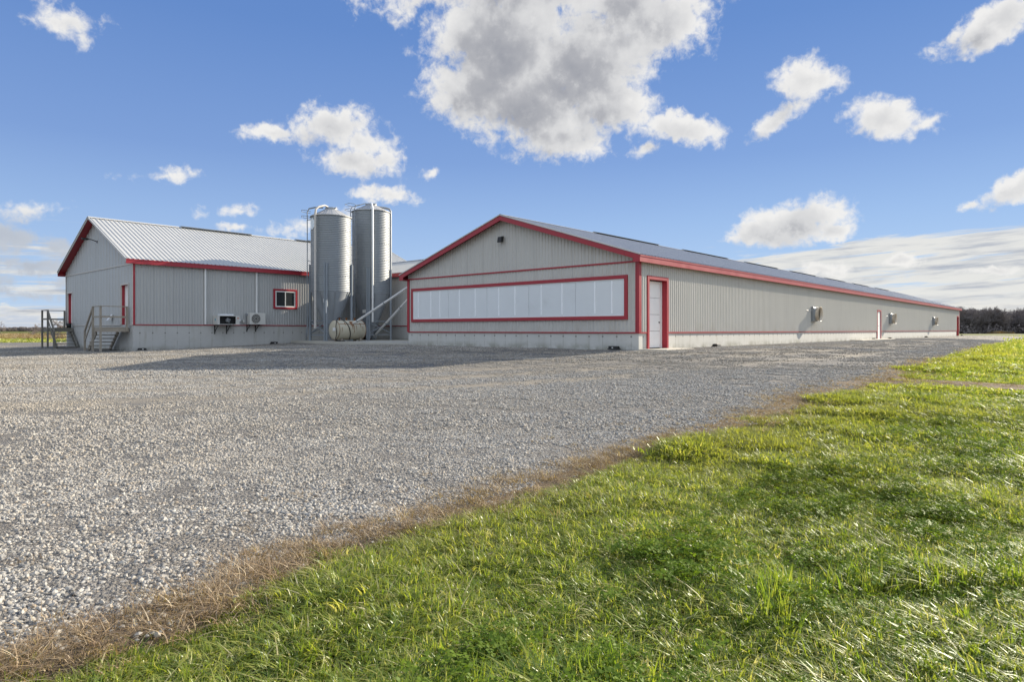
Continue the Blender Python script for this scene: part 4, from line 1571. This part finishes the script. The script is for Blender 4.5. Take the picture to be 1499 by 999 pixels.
# ------------------------------------------------------------------ scatter: instances on points
def scatter(name, P, rot, scl, idx, tint, variants, label):
    me = bpy.data.meshes.new(name)
    me.vertices.add(len(P))
    me.vertices.foreach_set('co', np.asarray(P, np.float32).ravel())
    for nm, ty, dat, f in (('rot', 'FLOAT_VECTOR', rot, 'vector'), ('scl', 'FLOAT', scl, 'value'), ('idx', 'INT', idx, 'value'), ('tint', 'FLOAT', tint, 'value')):
        at = me.attributes.new(nm, ty, 'POINT')
        at.data.foreach_set(f, np.asarray(dat, np.int32 if ty == 'INT' else np.float32).ravel())
    me.update()
    o = bpy.data.objects.new(name, me)
    COL.objects.link(o)
    coll = bpy.data.collections.new(name + '_kinds')
    for i, v in enumerate(variants):
        v.name = f'{name}_kind_{chr(97 + i)}'
        coll.objects.link(v)
    gt = bpy.data.node_groups.new(name + '_scatter', 'GeometryNodeTree')
    gt.interface.new_socket('Geometry', in_out='INPUT', socket_type='NodeSocketGeometry')
    gt.interface.new_socket('Geometry', in_out='OUTPUT', socket_type='NodeSocketGeometry')
    q = NT(gt)
    i_, o_ = gt.nodes.new('NodeGroupInput'), gt.nodes.new('NodeGroupOutput')
    ci = q.add('GeometryNodeCollectionInfo', {'Collection': coll, 'Separate Children': True, 'Reset Children': True})

    def attr(nm, ty):
        return q.add('GeometryNodeInputNamedAttribute', {'Name': nm}, data_type=ty).outputs['Attribute']
    ip = q.add('GeometryNodeInstanceOnPoints', {'Points': (i_, 0), 'Instance': (ci, 0), 'Pick Instance': True, 'Instance Index': attr('idx', 'INT'),
                                                 'Rotation': attr('rot', 'FLOAT_VECTOR'), 'Scale': attr('scl', 'FLOAT')})
    gt.links.new(ip.outputs[0], o_.inputs[0])
    md = o.modifiers.new('scatter', 'NODES')
    md.node_group = gt
    if label:
        o['label'] = label
    o['kind'] = 'stuff'
    return o


def proto(name, vs, fs, m, shade=None, smooth=False):
    me = bpy.data.meshes.new(name)
    me.from_pydata(vs, [], fs)
    if smooth:
        me.polygons.foreach_set('use_smooth', [True] * len(fs))
    if shade is not None:
        at = me.attributes.new('shade', 'FLOAT', 'POINT')
        at.data.foreach_set('value', np.asarray(shade, np.float32))
    me.materials.append(m)
    return bpy.data.objects.new(name, me)


def blades(n, rad_, hmin, hmax, wdt, lean, seed, seg=4, wind=(0, 0), broad=0.0):
    r = np.random.default_rng(seed)
    vs, fs, sh = [], [], []
    for _ in range(n):
        a = r.uniform(0, 2 * math.pi)
        d = rad_ * math.sqrt(r.uniform())
        bx, by = d * math.cos(a), d * math.sin(a)
        h = r.uniform(hmin, hmax)
        la = a + r.normal(0, 1.1)
        ln = abs(r.normal(lean, lean * .5))
        dx, dy = math.cos(la) * ln + wind[0], math.sin(la) * ln + wind[1]
        fw = la + math.pi / 2 + r.normal(0, .5)
        wx, wy = math.cos(fw), math.sin(fw)
        w = wdt * r.uniform(.6, 1.3)
        s = r.uniform()
        b = len(vs)
        for k in range(seg + 1):
            q = k / seg
            ww = w * (1 - q ** 1.7) * .5 + (.0003 if k == seg else 0)
            cx, cy = bx + dx * h * q ** 1.8, by + dy * h * q ** 1.8
            droop = min(.9, math.hypot(dx, dy))
            cz = h * (q - droop * .55 * q ** 2.2)
            vs += [(cx - wx * ww, cy - wy * ww, cz - .012), (cx + wx * ww, cy + wy * ww, cz - .012)]
            sh += [s, s]
        for k in range(seg):
            i = b + 2 * k
            fs.append((i, i + 1, i + 3, i + 2))
    return vs, fs, sh


def clover(n, rad_, seed):
    r = np.random.default_rng(seed)
    vs, fs, sh = [], [], []
    for _ in range(n):
        a, d = r.uniform(0, 2 * math.pi), rad_ * math.sqrt(r.uniform())
        cx, cy, cz = d * math.cos(a), d * math.sin(a), r.uniform(.03, .085)
        tx, ty = r.normal(0, .35), r.normal(0, .35)
        R_ = r.uniform(.008, .015)
        a0 = r.uniform(0, 6.28)
        s = r.uniform()
        for k in range(3):
            b = len(vs)
            ang = a0 + k * 2.094
            for (rr_, da) in ((0, 0), (.75, -.55), (1.25, -.35), (1.3, .0), (1.25, .35), (.75, .55)):
                x, y = R_ * rr_ * math.cos(ang + da), R_ * rr_ * math.sin(ang + da)
                vs.append((cx + x, cy + y, cz + x * tx + y * ty - abs(da) * .002))
                sh.append(s)
            fs.append((b, b + 1, b + 2, b + 3, b + 4, b + 5))
    return vs, fs, sh


def foliage_mat(name, stops, tr=.45, patch=((.13, .125, .03), .35, .6), gloss=.12, rough=.4, boost=1.0):
    """thin leaves: diffuse, light coming through, and a little sheen"""
    m = bpy.data.materials.new(name)
    m.use_nodes = True
    t = NT(m.node_tree)
    m.node_tree.nodes.remove(m.node_tree.nodes['Principled BSDF'])
    sh = t.add('ShaderNodeAttribute', attribute_name='shade', attribute_type='GEOMETRY')
    ti = t.add('ShaderNodeAttribute', attribute_name='tint', attribute_type='INSTANCER')
    oi = t.add('ShaderNodeObjectInfo')
    f = t.math('ADD', t.math('MULTIPLY', (sh, 'Fac'), .62), t.math('MULTIPLY', (oi, 'Random'), .38))
    c = t.ramp(f, stops)
    c = t.mix((ti, 'Fac'), c, (*patch[0], 1))
    d = t.add('ShaderNodeBsdfDiffuse', {'Color': c})
    tl = t.add('ShaderNodeBsdfTranslucent', {'Color': t.mix(1.0, c, (1.30 * boost, 1.32 * boost, .55 * boost, 1), 'MULTIPLY')})
    a = t.add('ShaderNodeMixShader', {0: tr, 1: d, 2: tl})
    gl = t.add('ShaderNodeBsdfGlossy', {'Roughness': rough, 'Color': (.8, .85, .8, 1)})
    fr = t.add('ShaderNodeLayerWeight', {'Blend': .35})
    b = t.add('ShaderNodeMixShader', {0: t.math('MULTIPLY_ADD', (fr, 'Fresnel'), gloss * 1.5, gloss * .35), 1: a, 2: gl})
    t.t.links.new(b.outputs[0], m.node_tree.nodes['Material Output'].inputs[0])
    return m


M['grass'] = foliage_mat('grass', [(0, (.07, .125, .022)), (.28, (.16, .240, .036)), (.54, (.265, .315, .054)), (.70, (.37, .38, .10)), (.80, (.54, .49, .25)), (1, (.72, .65, .44))], .5, ((.285, .29, .075), 0, 0), .030, .42)
M['clover'] = foliage_mat('clover', [(0, (.10, .16, .022)), (.6, (.15, .225, .03)), (1, (.21, .27, .04))], .45, ((.16, .18, .035), 0, 0), .03, .45)
M['straw'] = foliage_mat('straw', [(0, (.15, .10, .062)), (.4, (.31, .22, .135)), (.75, (.50, .385, .25)), (1, (.74, .63, .46))], .25, ((.20, .14, .08), 0, 0), .03, .5)
M['weeds'] = foliage_mat('dry_weeds', [(0, (.17, .115, .06)), (.4, (.29, .21, .11)), (.75, (.40, .30, .16)), (1, (.50, .41, .25))], .3, ((.17, .085, .05), 0, 0), .05, .5)


def polar(r0, r1, dens, a0=-46, a1=50):
    area = .5 * (r1 * r1 - r0 * r0) * rad(a1 - a0)
    k = int(area * dens)
    r = np.sqrt(rng.uniform(r0 * r0, r1 * r1, k))
    a = rng.uniform(rad(a0), rad(a1), k)
    return np.stack([r * np.sin(a), r * np.cos(a)], 1)


def edge_signed(p):
    """distance from the lawn edge, positive on the gravel; also the index of the closest edge point"""
    out, ii = np.empty(len(p)), np.empty(len(p), int)
    for s in range(0, len(p), 4000):
        q = p[s:s + 4000]
        dd = np.linalg.norm(q[:, None] - edge[None], axis=2)
        j = dd.argmin(1)
        ii[s:s + 4000] = j
        out[s:s + 4000] = np.einsum('ij,ij->i', q - edge[j], nrm[j])
    return out, ii


def track_dist(p):
    out = np.empty(len(p))
    for s in range(0, len(p), 8000):
        out[s:s + 8000] = np.min(np.linalg.norm(p[s:s + 8000, None] - trk[None], axis=2), axis=1)
    return out


# lawn: bands of tufts, denser and finer close by
bands = [(.5, 6.0, 620, 0, 1.0), (6.0, 13.0, 240, 1, 1.0), (13.0, 28.0, 75, 2, 1.0), (28.0, 60.0, 17, 3, 1.0), (60.0, 150.0, 2.6, 4, 1.0)]
tuft_v = []
LV = {}


def addv(band, data, m, k):
    LV.setdefault(band, []).append(len(tuft_v))
    tuft_v.append(proto('tuft', data[0], data[1], M[m], data[2]))


for s in range(5):
    addv(0, blades(32, .062, .028, .078, .0074, 1.0, 100 + s, 4, (-.14, .06)), 'grass', s)
addv(0, blades(20, .06, .06, .12, .0072, 1.0, 110, 5, (-.30, .15)), 'grass', 0)
addv(0, clover(26, .07, 111), 'clover', 0)
addv(0, clover(20, .08, 112), 'clover', 0)
for s in range(5):
    addv(1, blades(46, .115, .03, .082, .0098, 1.0, 120 + s, 3, (-.14, .06)), 'grass', s)
addv(1, blades(30, .11, .06, .12, .0095, 1.0, 130, 4, (-.30, .15)), 'grass', 0)
addv(1, clover(34, .12, 131), 'clover', 0)
for s in range(4):
    addv(2, blades(52, .20, .035, .085, .018, .95, 140 + s, 3, (-.14, .06)), 'grass', s)
for s in range(3):
    addv(3, blades(60, .42, .06, .14, .034, .6, 150 + s, 2, (-.2, .1)), 'grass', s)
for s in range(3):
    addv(4, blades(70, 1.0, .07, .15, .09, .6, 160 + s, 2, (-.2, .1)), 'grass', s)
GP, GR, GS, GI, GT_ = [], [], [], [], []
for (r0, r1, dens, b, sc) in bands:
    p = polar(r0, r1, dens, -75, 105) if r1 <= 13 else polar(r0, r1, dens)
    gin = inpoly(p[:, 0], p[:, 1], gcoarse)
    if r0 < 60:
        sd, _ = edge_signed(p)
        keep = sd < (fbm(p[:, 0] * 1.7, p[:, 1] * 1.7, 141, 3) - .56) * .7 - .06 * rng.uniform(size=len(p)) * min(2, r1 / 8)
        keep &= ~(gin & (sd < -3))
        td = track_dist(p)
        keep &= ~((td < .62) & (rng.uniform(size=len(p)) < .93))
    else:
        keep = ~gin
    p = p[keep]
    tdk = td[keep] if r0 < 60 else np.full(len(p), 9.0)
    sd = sd[keep] if r0 < 60 else np.full(len(p), -9.0)
    k = len(p)
    lump = fbm(p[:, 0] * 1.3, p[:, 1] * 1.3, 21, 3)
    big = fbm(p[:, 0] * .35, p[:, 1] * .35, 31, 3)
    z = terr(p[:, 0], p[:, 1]) - .012 + np.clip((lump - .5) * (.11 if b == 0 else .22), -.03, .10)
    if b >= 3:
        z = z - .02
    lying = (fbm(p[:, 0] * .8 + 5, p[:, 1] * 1.6, 51, 2) > .80)
    vi = np.array(LV[b])
    pick = vi[rng.integers(0, len(vi), k)]
    if b < 2:
        cl = fbm(p[:, 0] * .9, p[:, 1] * .9, 61, 3)
        ng = 5
        pick = vi[rng.integers(0, ng, k)]
        pick = np.where(lying, vi[5], pick)
        cmask = (sd < -1.2) & (rng.uniform(size=k) < np.clip((cl - .45) * .8, .01, .16))
        pick = np.where(cmask, vi[6 + (rng.integers(0, len(vi) - 6, k))], pick)
    sc_ = rng.uniform(.7, 1.25, k) * (.85 + .4 * np.clip(lump, .2, .9)) * np.clip(.65 + -sd * 1.2, .65, 1)
    sc_ = np.where(lying, sc_ * 1.25, sc_) * np.clip(tdk / 1.6, .4, 1)
    GP.append(np.column_stack([p, z]))
    GR.append(np.column_stack([rng.normal(0, .12, k), rng.normal(0, .12, k), rng.normal(.0, .75, k)]))
    GS.append(sc_)
    GI.append(pick)
    nearedge = np.clip(1 + sd * .75, 0, 1)
    GT_.append(np.clip((big - .50) * 1.5 + np.clip((np.linalg.norm(p, axis=1) - 5) / 22, 0, .20) + nearedge * .55 + rng.normal(0, .10, k), 0, .85))
scatter('grass', np.concatenate(GP), np.concatenate(GR), np.concatenate(GS), np.concatenate(GI), np.concatenate(GT_), tuft_v, 'thick green lawn grass with clover patches')

# straw along the gravel's edge
sv = []
for s in range(4):
    d = blades(26, .09, .03, .09, .0048, 1.7, 200 + s, 4)
    sv.append(proto('straw', d[0], d[1], M['straw'], d[2]))
for s in range(2):
    d = blades(26, .16, .03, .09, .011, 1.6, 210 + s, 3)
    sv.append(proto('straw', d[0], d[1], M['straw'], d[2]))
SP_, SB = [], []
seglen = np.linalg.norm(np.diff(edge, axis=0), axis=1)
for i in range(len(edge) - 1):
    r = ds[i]
    if r > 60 or r < .8:
        continue
    dn = 210 if r < 7 else 120 if r < 13 else 30 if r < 25 else 9
    k = rng.poisson(seglen[i] * dn * .8 * (.35 + 1.2 * float(fbm(np.array([i * .21]), np.array([3.]), 77)[0]))) 
    if not k:
        continue
    wdt = (.07 + .020 * min(r, 10)) * (.15 + 1.7 * float(fbm(np.array([i * .13]), np.array([0.]), 71)[0]))
    o = rng.normal(.06, wdt, k)
    q = edge[i] + rng.uniform(0, 1, (k, 1)) * (edge[i + 1] - edge[i]) + nrm[i] * o[:, None]
    SP_.append(q)
    SB += [0 if r < 13 else 1] * k
# loose straw blown on to the stones, and along the dirt track
q = polar(2.0, 14, 7)
sd, _ = edge_signed(q)
q = q[(sd > 0) & (sd < 2.5) & (rng.uniform(size=len(q)) < np.exp(-sd / .7))]
SP_.append(q)
SB += [0] * len(q)
q = trk[rng.integers(0, len(trk), 700)] + rng.normal(0, .30, (700, 2))
SP_.append(q)
SB += [0] * len(q)
SP_ = np.concatenate(SP_)
SB = np.array(SB)
k = len(SP_)
scatter('dead_grass', np.column_stack([SP_, terr(SP_[:, 0], SP_[:, 1]) + .004]), np.column_stack([rng.normal(0, .2, k), rng.normal(0, .2, k), rng.uniform(0, 6.28, k)]),
        rng.uniform(.45, 1.0, k), np.where(SB == 0, rng.integers(0, 4, k), 4 + rng.integers(0, 2, k)), np.clip(rng.normal(.15, .25, k), 0, .8), sv, 'dry straw coloured grass along the gravel edge')

# stones lying on the gravel
mst = bpy.data.materials.new('stone')
mst.use_nodes = True
t_ = NT(mst.node_tree)
b_ = mst.node_tree.nodes['Principled BSDF']
b_.inputs['Roughness'].default_value = .85
b_.inputs['Specular IOR Level'].default_value = .25
sh_ = t_.add('ShaderNodeAttribute', attribute_name='shade', attribute_type='GEOMETRY')
ti_ = t_.add('ShaderNodeAttribute', attribute_name='tint', attribute_type='INSTANCER')
c_ = t_.ramp((sh_, 'Fac'), [(0, (.12, .115, .108)), (.2, (.26, .25, .23)), (.55, (.40, .382, .345)), (.85, (.52, .497, .448)), (.93, (.35, .28, .20)), (1, (.56, .535, .485))])
c_ = t_.mix(t_.math('MULTIPLY', (ti_, 'Fac'), .8), c_, (.35, .305, .235, 1))
nz_ = t_.noise((t_.add('ShaderNodeTexCoord'), 'Object'), 90.0, 4, .6)
c_ = t_.mix(t_.lin(nz_, .3, .7, 0, .35), c_, (.20, .195, .19, 1))
t_.set(b_, 'Base Color', c_)
M['stone'] = mst


def stones(n, R_, rmin, rmax, seed):
    r = np.random.default_rng(seed)
    import bmesh
    bm = bmesh.new()
    bmesh.ops.create_icosphere(bm, subdivisions=1, radius=1)
    bv = np.array([v.co[:] for v in bm.verts])
    bf = [tuple(v.index for v in f.verts) for f in bm.faces]
    bm.free()
    vs, fs, sh = [], [], []
    for _ in range(n):
        a, d = r.uniform(0, 2 * math.pi), R_ * math.sqrt(r.uniform())
        s = rmin + (rmax - rmin) * r.uniform() ** 2.2
        sc3 = np.array([r.uniform(.75, 1.35), r.uniform(.65, 1.1), r.uniform(.45, .85)]) * s
        p = bv * (1 + r.normal(0, .17, (len(bv), 1))) * sc3
        ax = Matrix.Rotation(r.uniform(0, 6.28), 3, 'Z') @ Matrix.Rotation(r.normal(0, .45), 3, 'X')
        p = p @ np.array(ax).T + np.array([d * math.cos(a), d * math.sin(a), sc3[2] * r.uniform(.25, .8)])
        b = len(vs)
        vs += p.tolist()
        fs += [tuple(b + i for i in f) for f in bf]
        sh += [r.uniform()] * len(bv)
    return vs, fs, sh


sv = []
for s in range(6):
    sv.append(proto('stones', *stones(76, .12, .005, .0145, 300 + s)[:2], M['stone'], stones(76, .12, .005, .0145, 300 + s)[2]))
for s in range(4):
    d = stones(76, .24, .008, .0175, 320 + s)
    sv.append(proto('stones', d[0], d[1], M['stone'], d[2]))
for s in range(3):
    d = stones(90, .55, .011, .024, 340 + s)
    sv.append(proto('stones', d[0], d[1], M['stone'], d[2]))
SP_, SI, ST_, SS = [], [], [], []
for (r0, r1, dens, lo, hi) in ((1.0, 7.5, 66, 0, 6), (7.5, 18, 26, 6, 10), (18, 38, 9.0, 10, 13), (38, 66, 4.0, 10, 13)):
    p = polar(r0, r1, dens, -75, 60) if r1 <= 18 else polar(r0, r1, dens, -48, 48)
    p = p[inpoly(p[:, 0], p[:, 1], gcoarse)]
    sd, _ = edge_signed(p)
    u_ = (p[:, 0] - OX) * CT + (p[:, 1] - OY) * ST
    v_ = -(p[:, 0] - OX) * ST + (p[:, 1] - OY) * CT
    blocked = ((u_ > -.3) & (v_ > -.3) & (v_ < 25) & (u_ < 77)) | ((u_ > BU - 1.5) & (v_ > BV - .3)) | ((u_ > .2) & (u_ < 2.8) & (v_ > -1.05) & (v_ < 0)) | ((u_ > 27) & (u_ < 37.2) & (v_ > -.9) & (v_ < 0))
    fine = fbm(p[:, 0] * .12 + .4 * p[:, 1], p[:, 1] * .5, 81, 3)       # driven-over strips with fewer loose stones
    far = np.clip((np.linalg.norm(p, axis=1) - 5) / 10, 0, 1)
    keep = (sd > -.22 + .34 * rng.uniform(size=len(p)) ** .6 + (fbm(p[:, 0] * 2.1, p[:, 1] * 2.1, 151, 2) - .5) * .5) & ~blocked & (rng.uniform(size=len(p)) > np.clip((fine - .45) * 3.0, 0, .60) * far)
    ra_ = rut_amount(p)
    keep &= rng.uniform(size=len(p)) > ra_ * .8 * np.clip((np.linalg.norm(p, axis=1) - 3) / 4, 0, 1)
    p, fine, ra_ = p[keep], fine[keep], ra_[keep]
    k = len(p)
    SP_.append(p)
    SI.append(rng.integers(lo, hi, k))
    ST_.append(np.clip(ra_ * .6 + (fine - .36) * 2.0 * (.35 + .65 * far[keep]) + rng.normal(0, .08, k), 0, .85))
    SS.append(rng.uniform(.8, 1.25, k))
SP_ = np.concatenate(SP_)
k = len(SP_)
scatter('gravel_stones', np.column_stack([SP_, terr(SP_[:, 0], SP_[:, 1]) - .004]), np.column_stack([np.zeros(k), np.zeros(k), rng.uniform(0, 6.28, k)]),
        np.concatenate(SS), np.concatenate(SI), np.concatenate(ST_), sv, 'loose grey crushed stone covering the yard')


# ------------------------------------------------------------------ bare trees
def bare_tree(h, seed, tw=.03, r0=None, spread=.75, levels=4, kids=(7, 6, 5, 4), base=.25):
    """trunk and twigs: lists of tapered three sided limbs"""
    r = np.random.default_rng(seed)
    trunk, twigs = MB(), MB()

    def limb(mb, p, d, ln, ra, rb, seg=3, n=3):
        pts, q, dd = [Vector(p)], Vector(p), Vector(d)
        for _ in range(seg):
            dd = (dd + Vector(r.normal(0, .13, 3))).normalized()
            q = q + dd * ln / seg
            pts.append(q.copy())
        mb.tube(pts, [ra + (rb - ra) * i / seg for i in range(seg + 1)], n, cap=False)
        return pts, dd

    def grow(p, d, ln, ra, lv):
        mb = trunk if lv == 0 else twigs
        pts, _ = limb(mb, p, d, ln, ra, max(tw * .5, ra * .35), 5 if lv == 0 else 3, 6 if lv == 0 else 3)
        if lv >= levels:
            return
        for k in range(kids[lv]):
            f = (base if lv == 0 else .2) + (1 - (base if lv == 0 else .2)) * (k + r.uniform(.2, 1)) / kids[lv]
            f = min(f, .999)
            x = f * (len(pts) - 1)
            i = int(x)
            q = pts[i].lerp(pts[i + 1], x - i)
            a = r.uniform(0, 6.28)
            dv = (pts[i + 1] - pts[i]).normalized()
            o = dv.orthogonal().normalized()
            o = Matrix.Rotation(a, 3, dv) @ o
            nd = (dv * (1 - spread * .45) + o * spread + Vector((0, 0, .22))).normalized()
            grow(q, nd, ln * r.uniform(.42, .62) * (1.12 - f * .45 if lv == 0 else 1), max(tw * .5, ra * .45), lv + 1)
    grow((0, 0, -.2), (0, 0, 1), h * .72, r0 or h * .018, 0)
    return trunk, twigs


def join(a, b):
    m = MB()
    m.add(a.v, a.f)
    m.add(b.v, b.f)
    return m


tv = []
for s in range(5):
    a, b = bare_tree(12 + s * .3, 400 + s, .055, .16, .85, 4, (11, 7, 5, 5), .15)
    m = join(a, b)
    tv.append(proto('tree', m.v, m.f, M['wood_mass']))
# scrub at the wood's foot
r = np.random.default_rng(9)
for s in range(2):
    vs, fs = [], []
    for k in range(700):
        p = r.normal(0, 1, 3) * np.array([2.2, 2.2, 1.0])
        p[2] = abs(p[2]) * 1.5
        q = r.normal(0, .28, (3, 3)) + p
        b = len(vs)
        vs += q.tolist()
        fs.append((b, b + 1, b + 2))
    tv.append(proto('scrub', vs, fs, M['wood_mass']))
k = 600
x = rng.uniform(150, 350, k)
y = 296 + (x - 200) * .10 + rng.uniform(0, 1, k) ** 1.4 * 60
k2 = 260
x2 = rng.uniform(150, 350, k2)
y2 = 294 + (x2 - 200) * .10 + rng.uniform(0, 1, k2) * 40
X, Y = np.concatenate([x, x2]), np.concatenate([y, y2])
sc_ = np.concatenate([rng.uniform(.85, 1.05, k), rng.uniform(.8, 1.5, k2)])
ix = np.concatenate([rng.integers(0, 5, k), 5 + rng.integers(0, 2, k2)])
scatter('woods', np.column_stack([X, Y, terr(X, Y) - .2]), np.column_stack([rng.normal(0, .05, k + k2), rng.normal(0, .05, k + k2), rng.uniform(0, 6.28, k + k2)]), sc_, ix, np.zeros(k + k2), tv, 'dark leafless wood beyond the far field')
# far treeline on the left
tv2 = []
for s in range(3):
    vs, fs = [], []
    for k in range(900):
        u3 = r.normal(0, 1, 3)
        u3 /= np.linalg.norm(u3)
        p = u3 * r.uniform(.3, 1) ** .5 * np.array([6.5, 6.5, 5.2])
        p[2] = p[2] + 4.4
        q = r.normal(0, .65, (3, 3)) + p
        b = len(vs)
        vs += q.tolist()
        fs.append((b, b + 1, b + 2))
    tv2.append(proto('clump', vs, fs, M['wood_mass']))
k = 300
x = rng.uniform(-1050, -560, k)
y = 1000 + rng.uniform(0, 160, k)
z = terr(x, y) - .13 - (np.hypot(x, y) - 700) * .0009
scatter('treeline', np.column_stack([x, y, z]), np.column_stack([np.zeros(k), np.zeros(k), rng.uniform(0, 6.28, k)]), rng.uniform(.45, .8, k), rng.integers(0, 3, k), np.zeros(k), tv2, 'low dark treeline on the left horizon')
# tall dry weeds
wv_ = []
for s in range(4):
    d = blades(60, .9, .5, 1.25, .05, .35, 500 + s, 3)
    wv_.append(proto('weeds', d[0], d[1], M['weeds'], d[2]))
k = 5200
x = rng.uniform(-150, -52, k)
y = 92 + rng.uniform(0, 1, k) * 70 + 4 * fbm(x * .08, x * 0, 91)
scatter('dry_weeds', np.column_stack([x, y, terr(x, y) - .1]), np.column_stack([np.zeros(k), np.zeros(k), rng.uniform(0, 6.28, k)]), rng.uniform(.55, 1.05, k), rng.integers(0, 4, k),
        np.clip((fbm(x * .10, y * .05, 95) - .45) * 3.5, 0, .9), wv_, 'tall tan weeds in the field behind the yard')
k = 700
x = rng.uniform(170, 330, k)
y = 284 + (x - 200) * .10 + rng.uniform(0, 1, k) * 8
keep = fbm(x * .05, y * 0, 97) > .42
x, y = x[keep], y[keep]
k = len(x)
wv2 = [proto('weeds', d[0], d[1], M['weeds'], d[2]) for d in [blades(60, .9, .5, 1.25, .05, .35, 520 + s, 3) for s in range(2)]]
scatter('dry_brush', np.column_stack([x, y, terr(x, y) - .1]), np.column_stack([np.zeros(k), np.zeros(k), rng.uniform(0, 6.28, k)]), rng.uniform(.8, 1.5, k), rng.integers(0, 2, k), rng.uniform(0, .5, k), wv2, 'pale dry brush along the foot of the wood')
# single bare shrubs behind the dark stairs
for (lab, x, y, h, s, kd, sp) in (('round bare shrub seen through the rails of the dark stairs', -59.8, 85.0, 3.3, 601, (10, 6, 5, 4), .95),
                                  ('thin bare sapling in the tan field left of the dark stairs', -88.6, 119.6, 2.9, 602, (7, 5, 4, 3), .7),
                                  ('leaning bare sapling at the left edge of the tan field', -94.5, 120.0, 3.4, 603, (5, 4, 3, 3), .6)):
    a, b = bare_tree(h, s, .022, .05, sp, 4, kd, .08)
    z = float(terr(x, y)) - .05
    t = thing('bare_tree', lab, 'tree', (x, y, z), site=False, group='bare shrubs in the field')
    for mb_ in (a, b):
        mb_.v = [(p[0] + x, p[1] + y, p[2] + z) for p in mb_.v]
    a.build('trunk', M['bark'], t, recalc=False)
    b.build('crown', M['twig'], t, recalc=False)
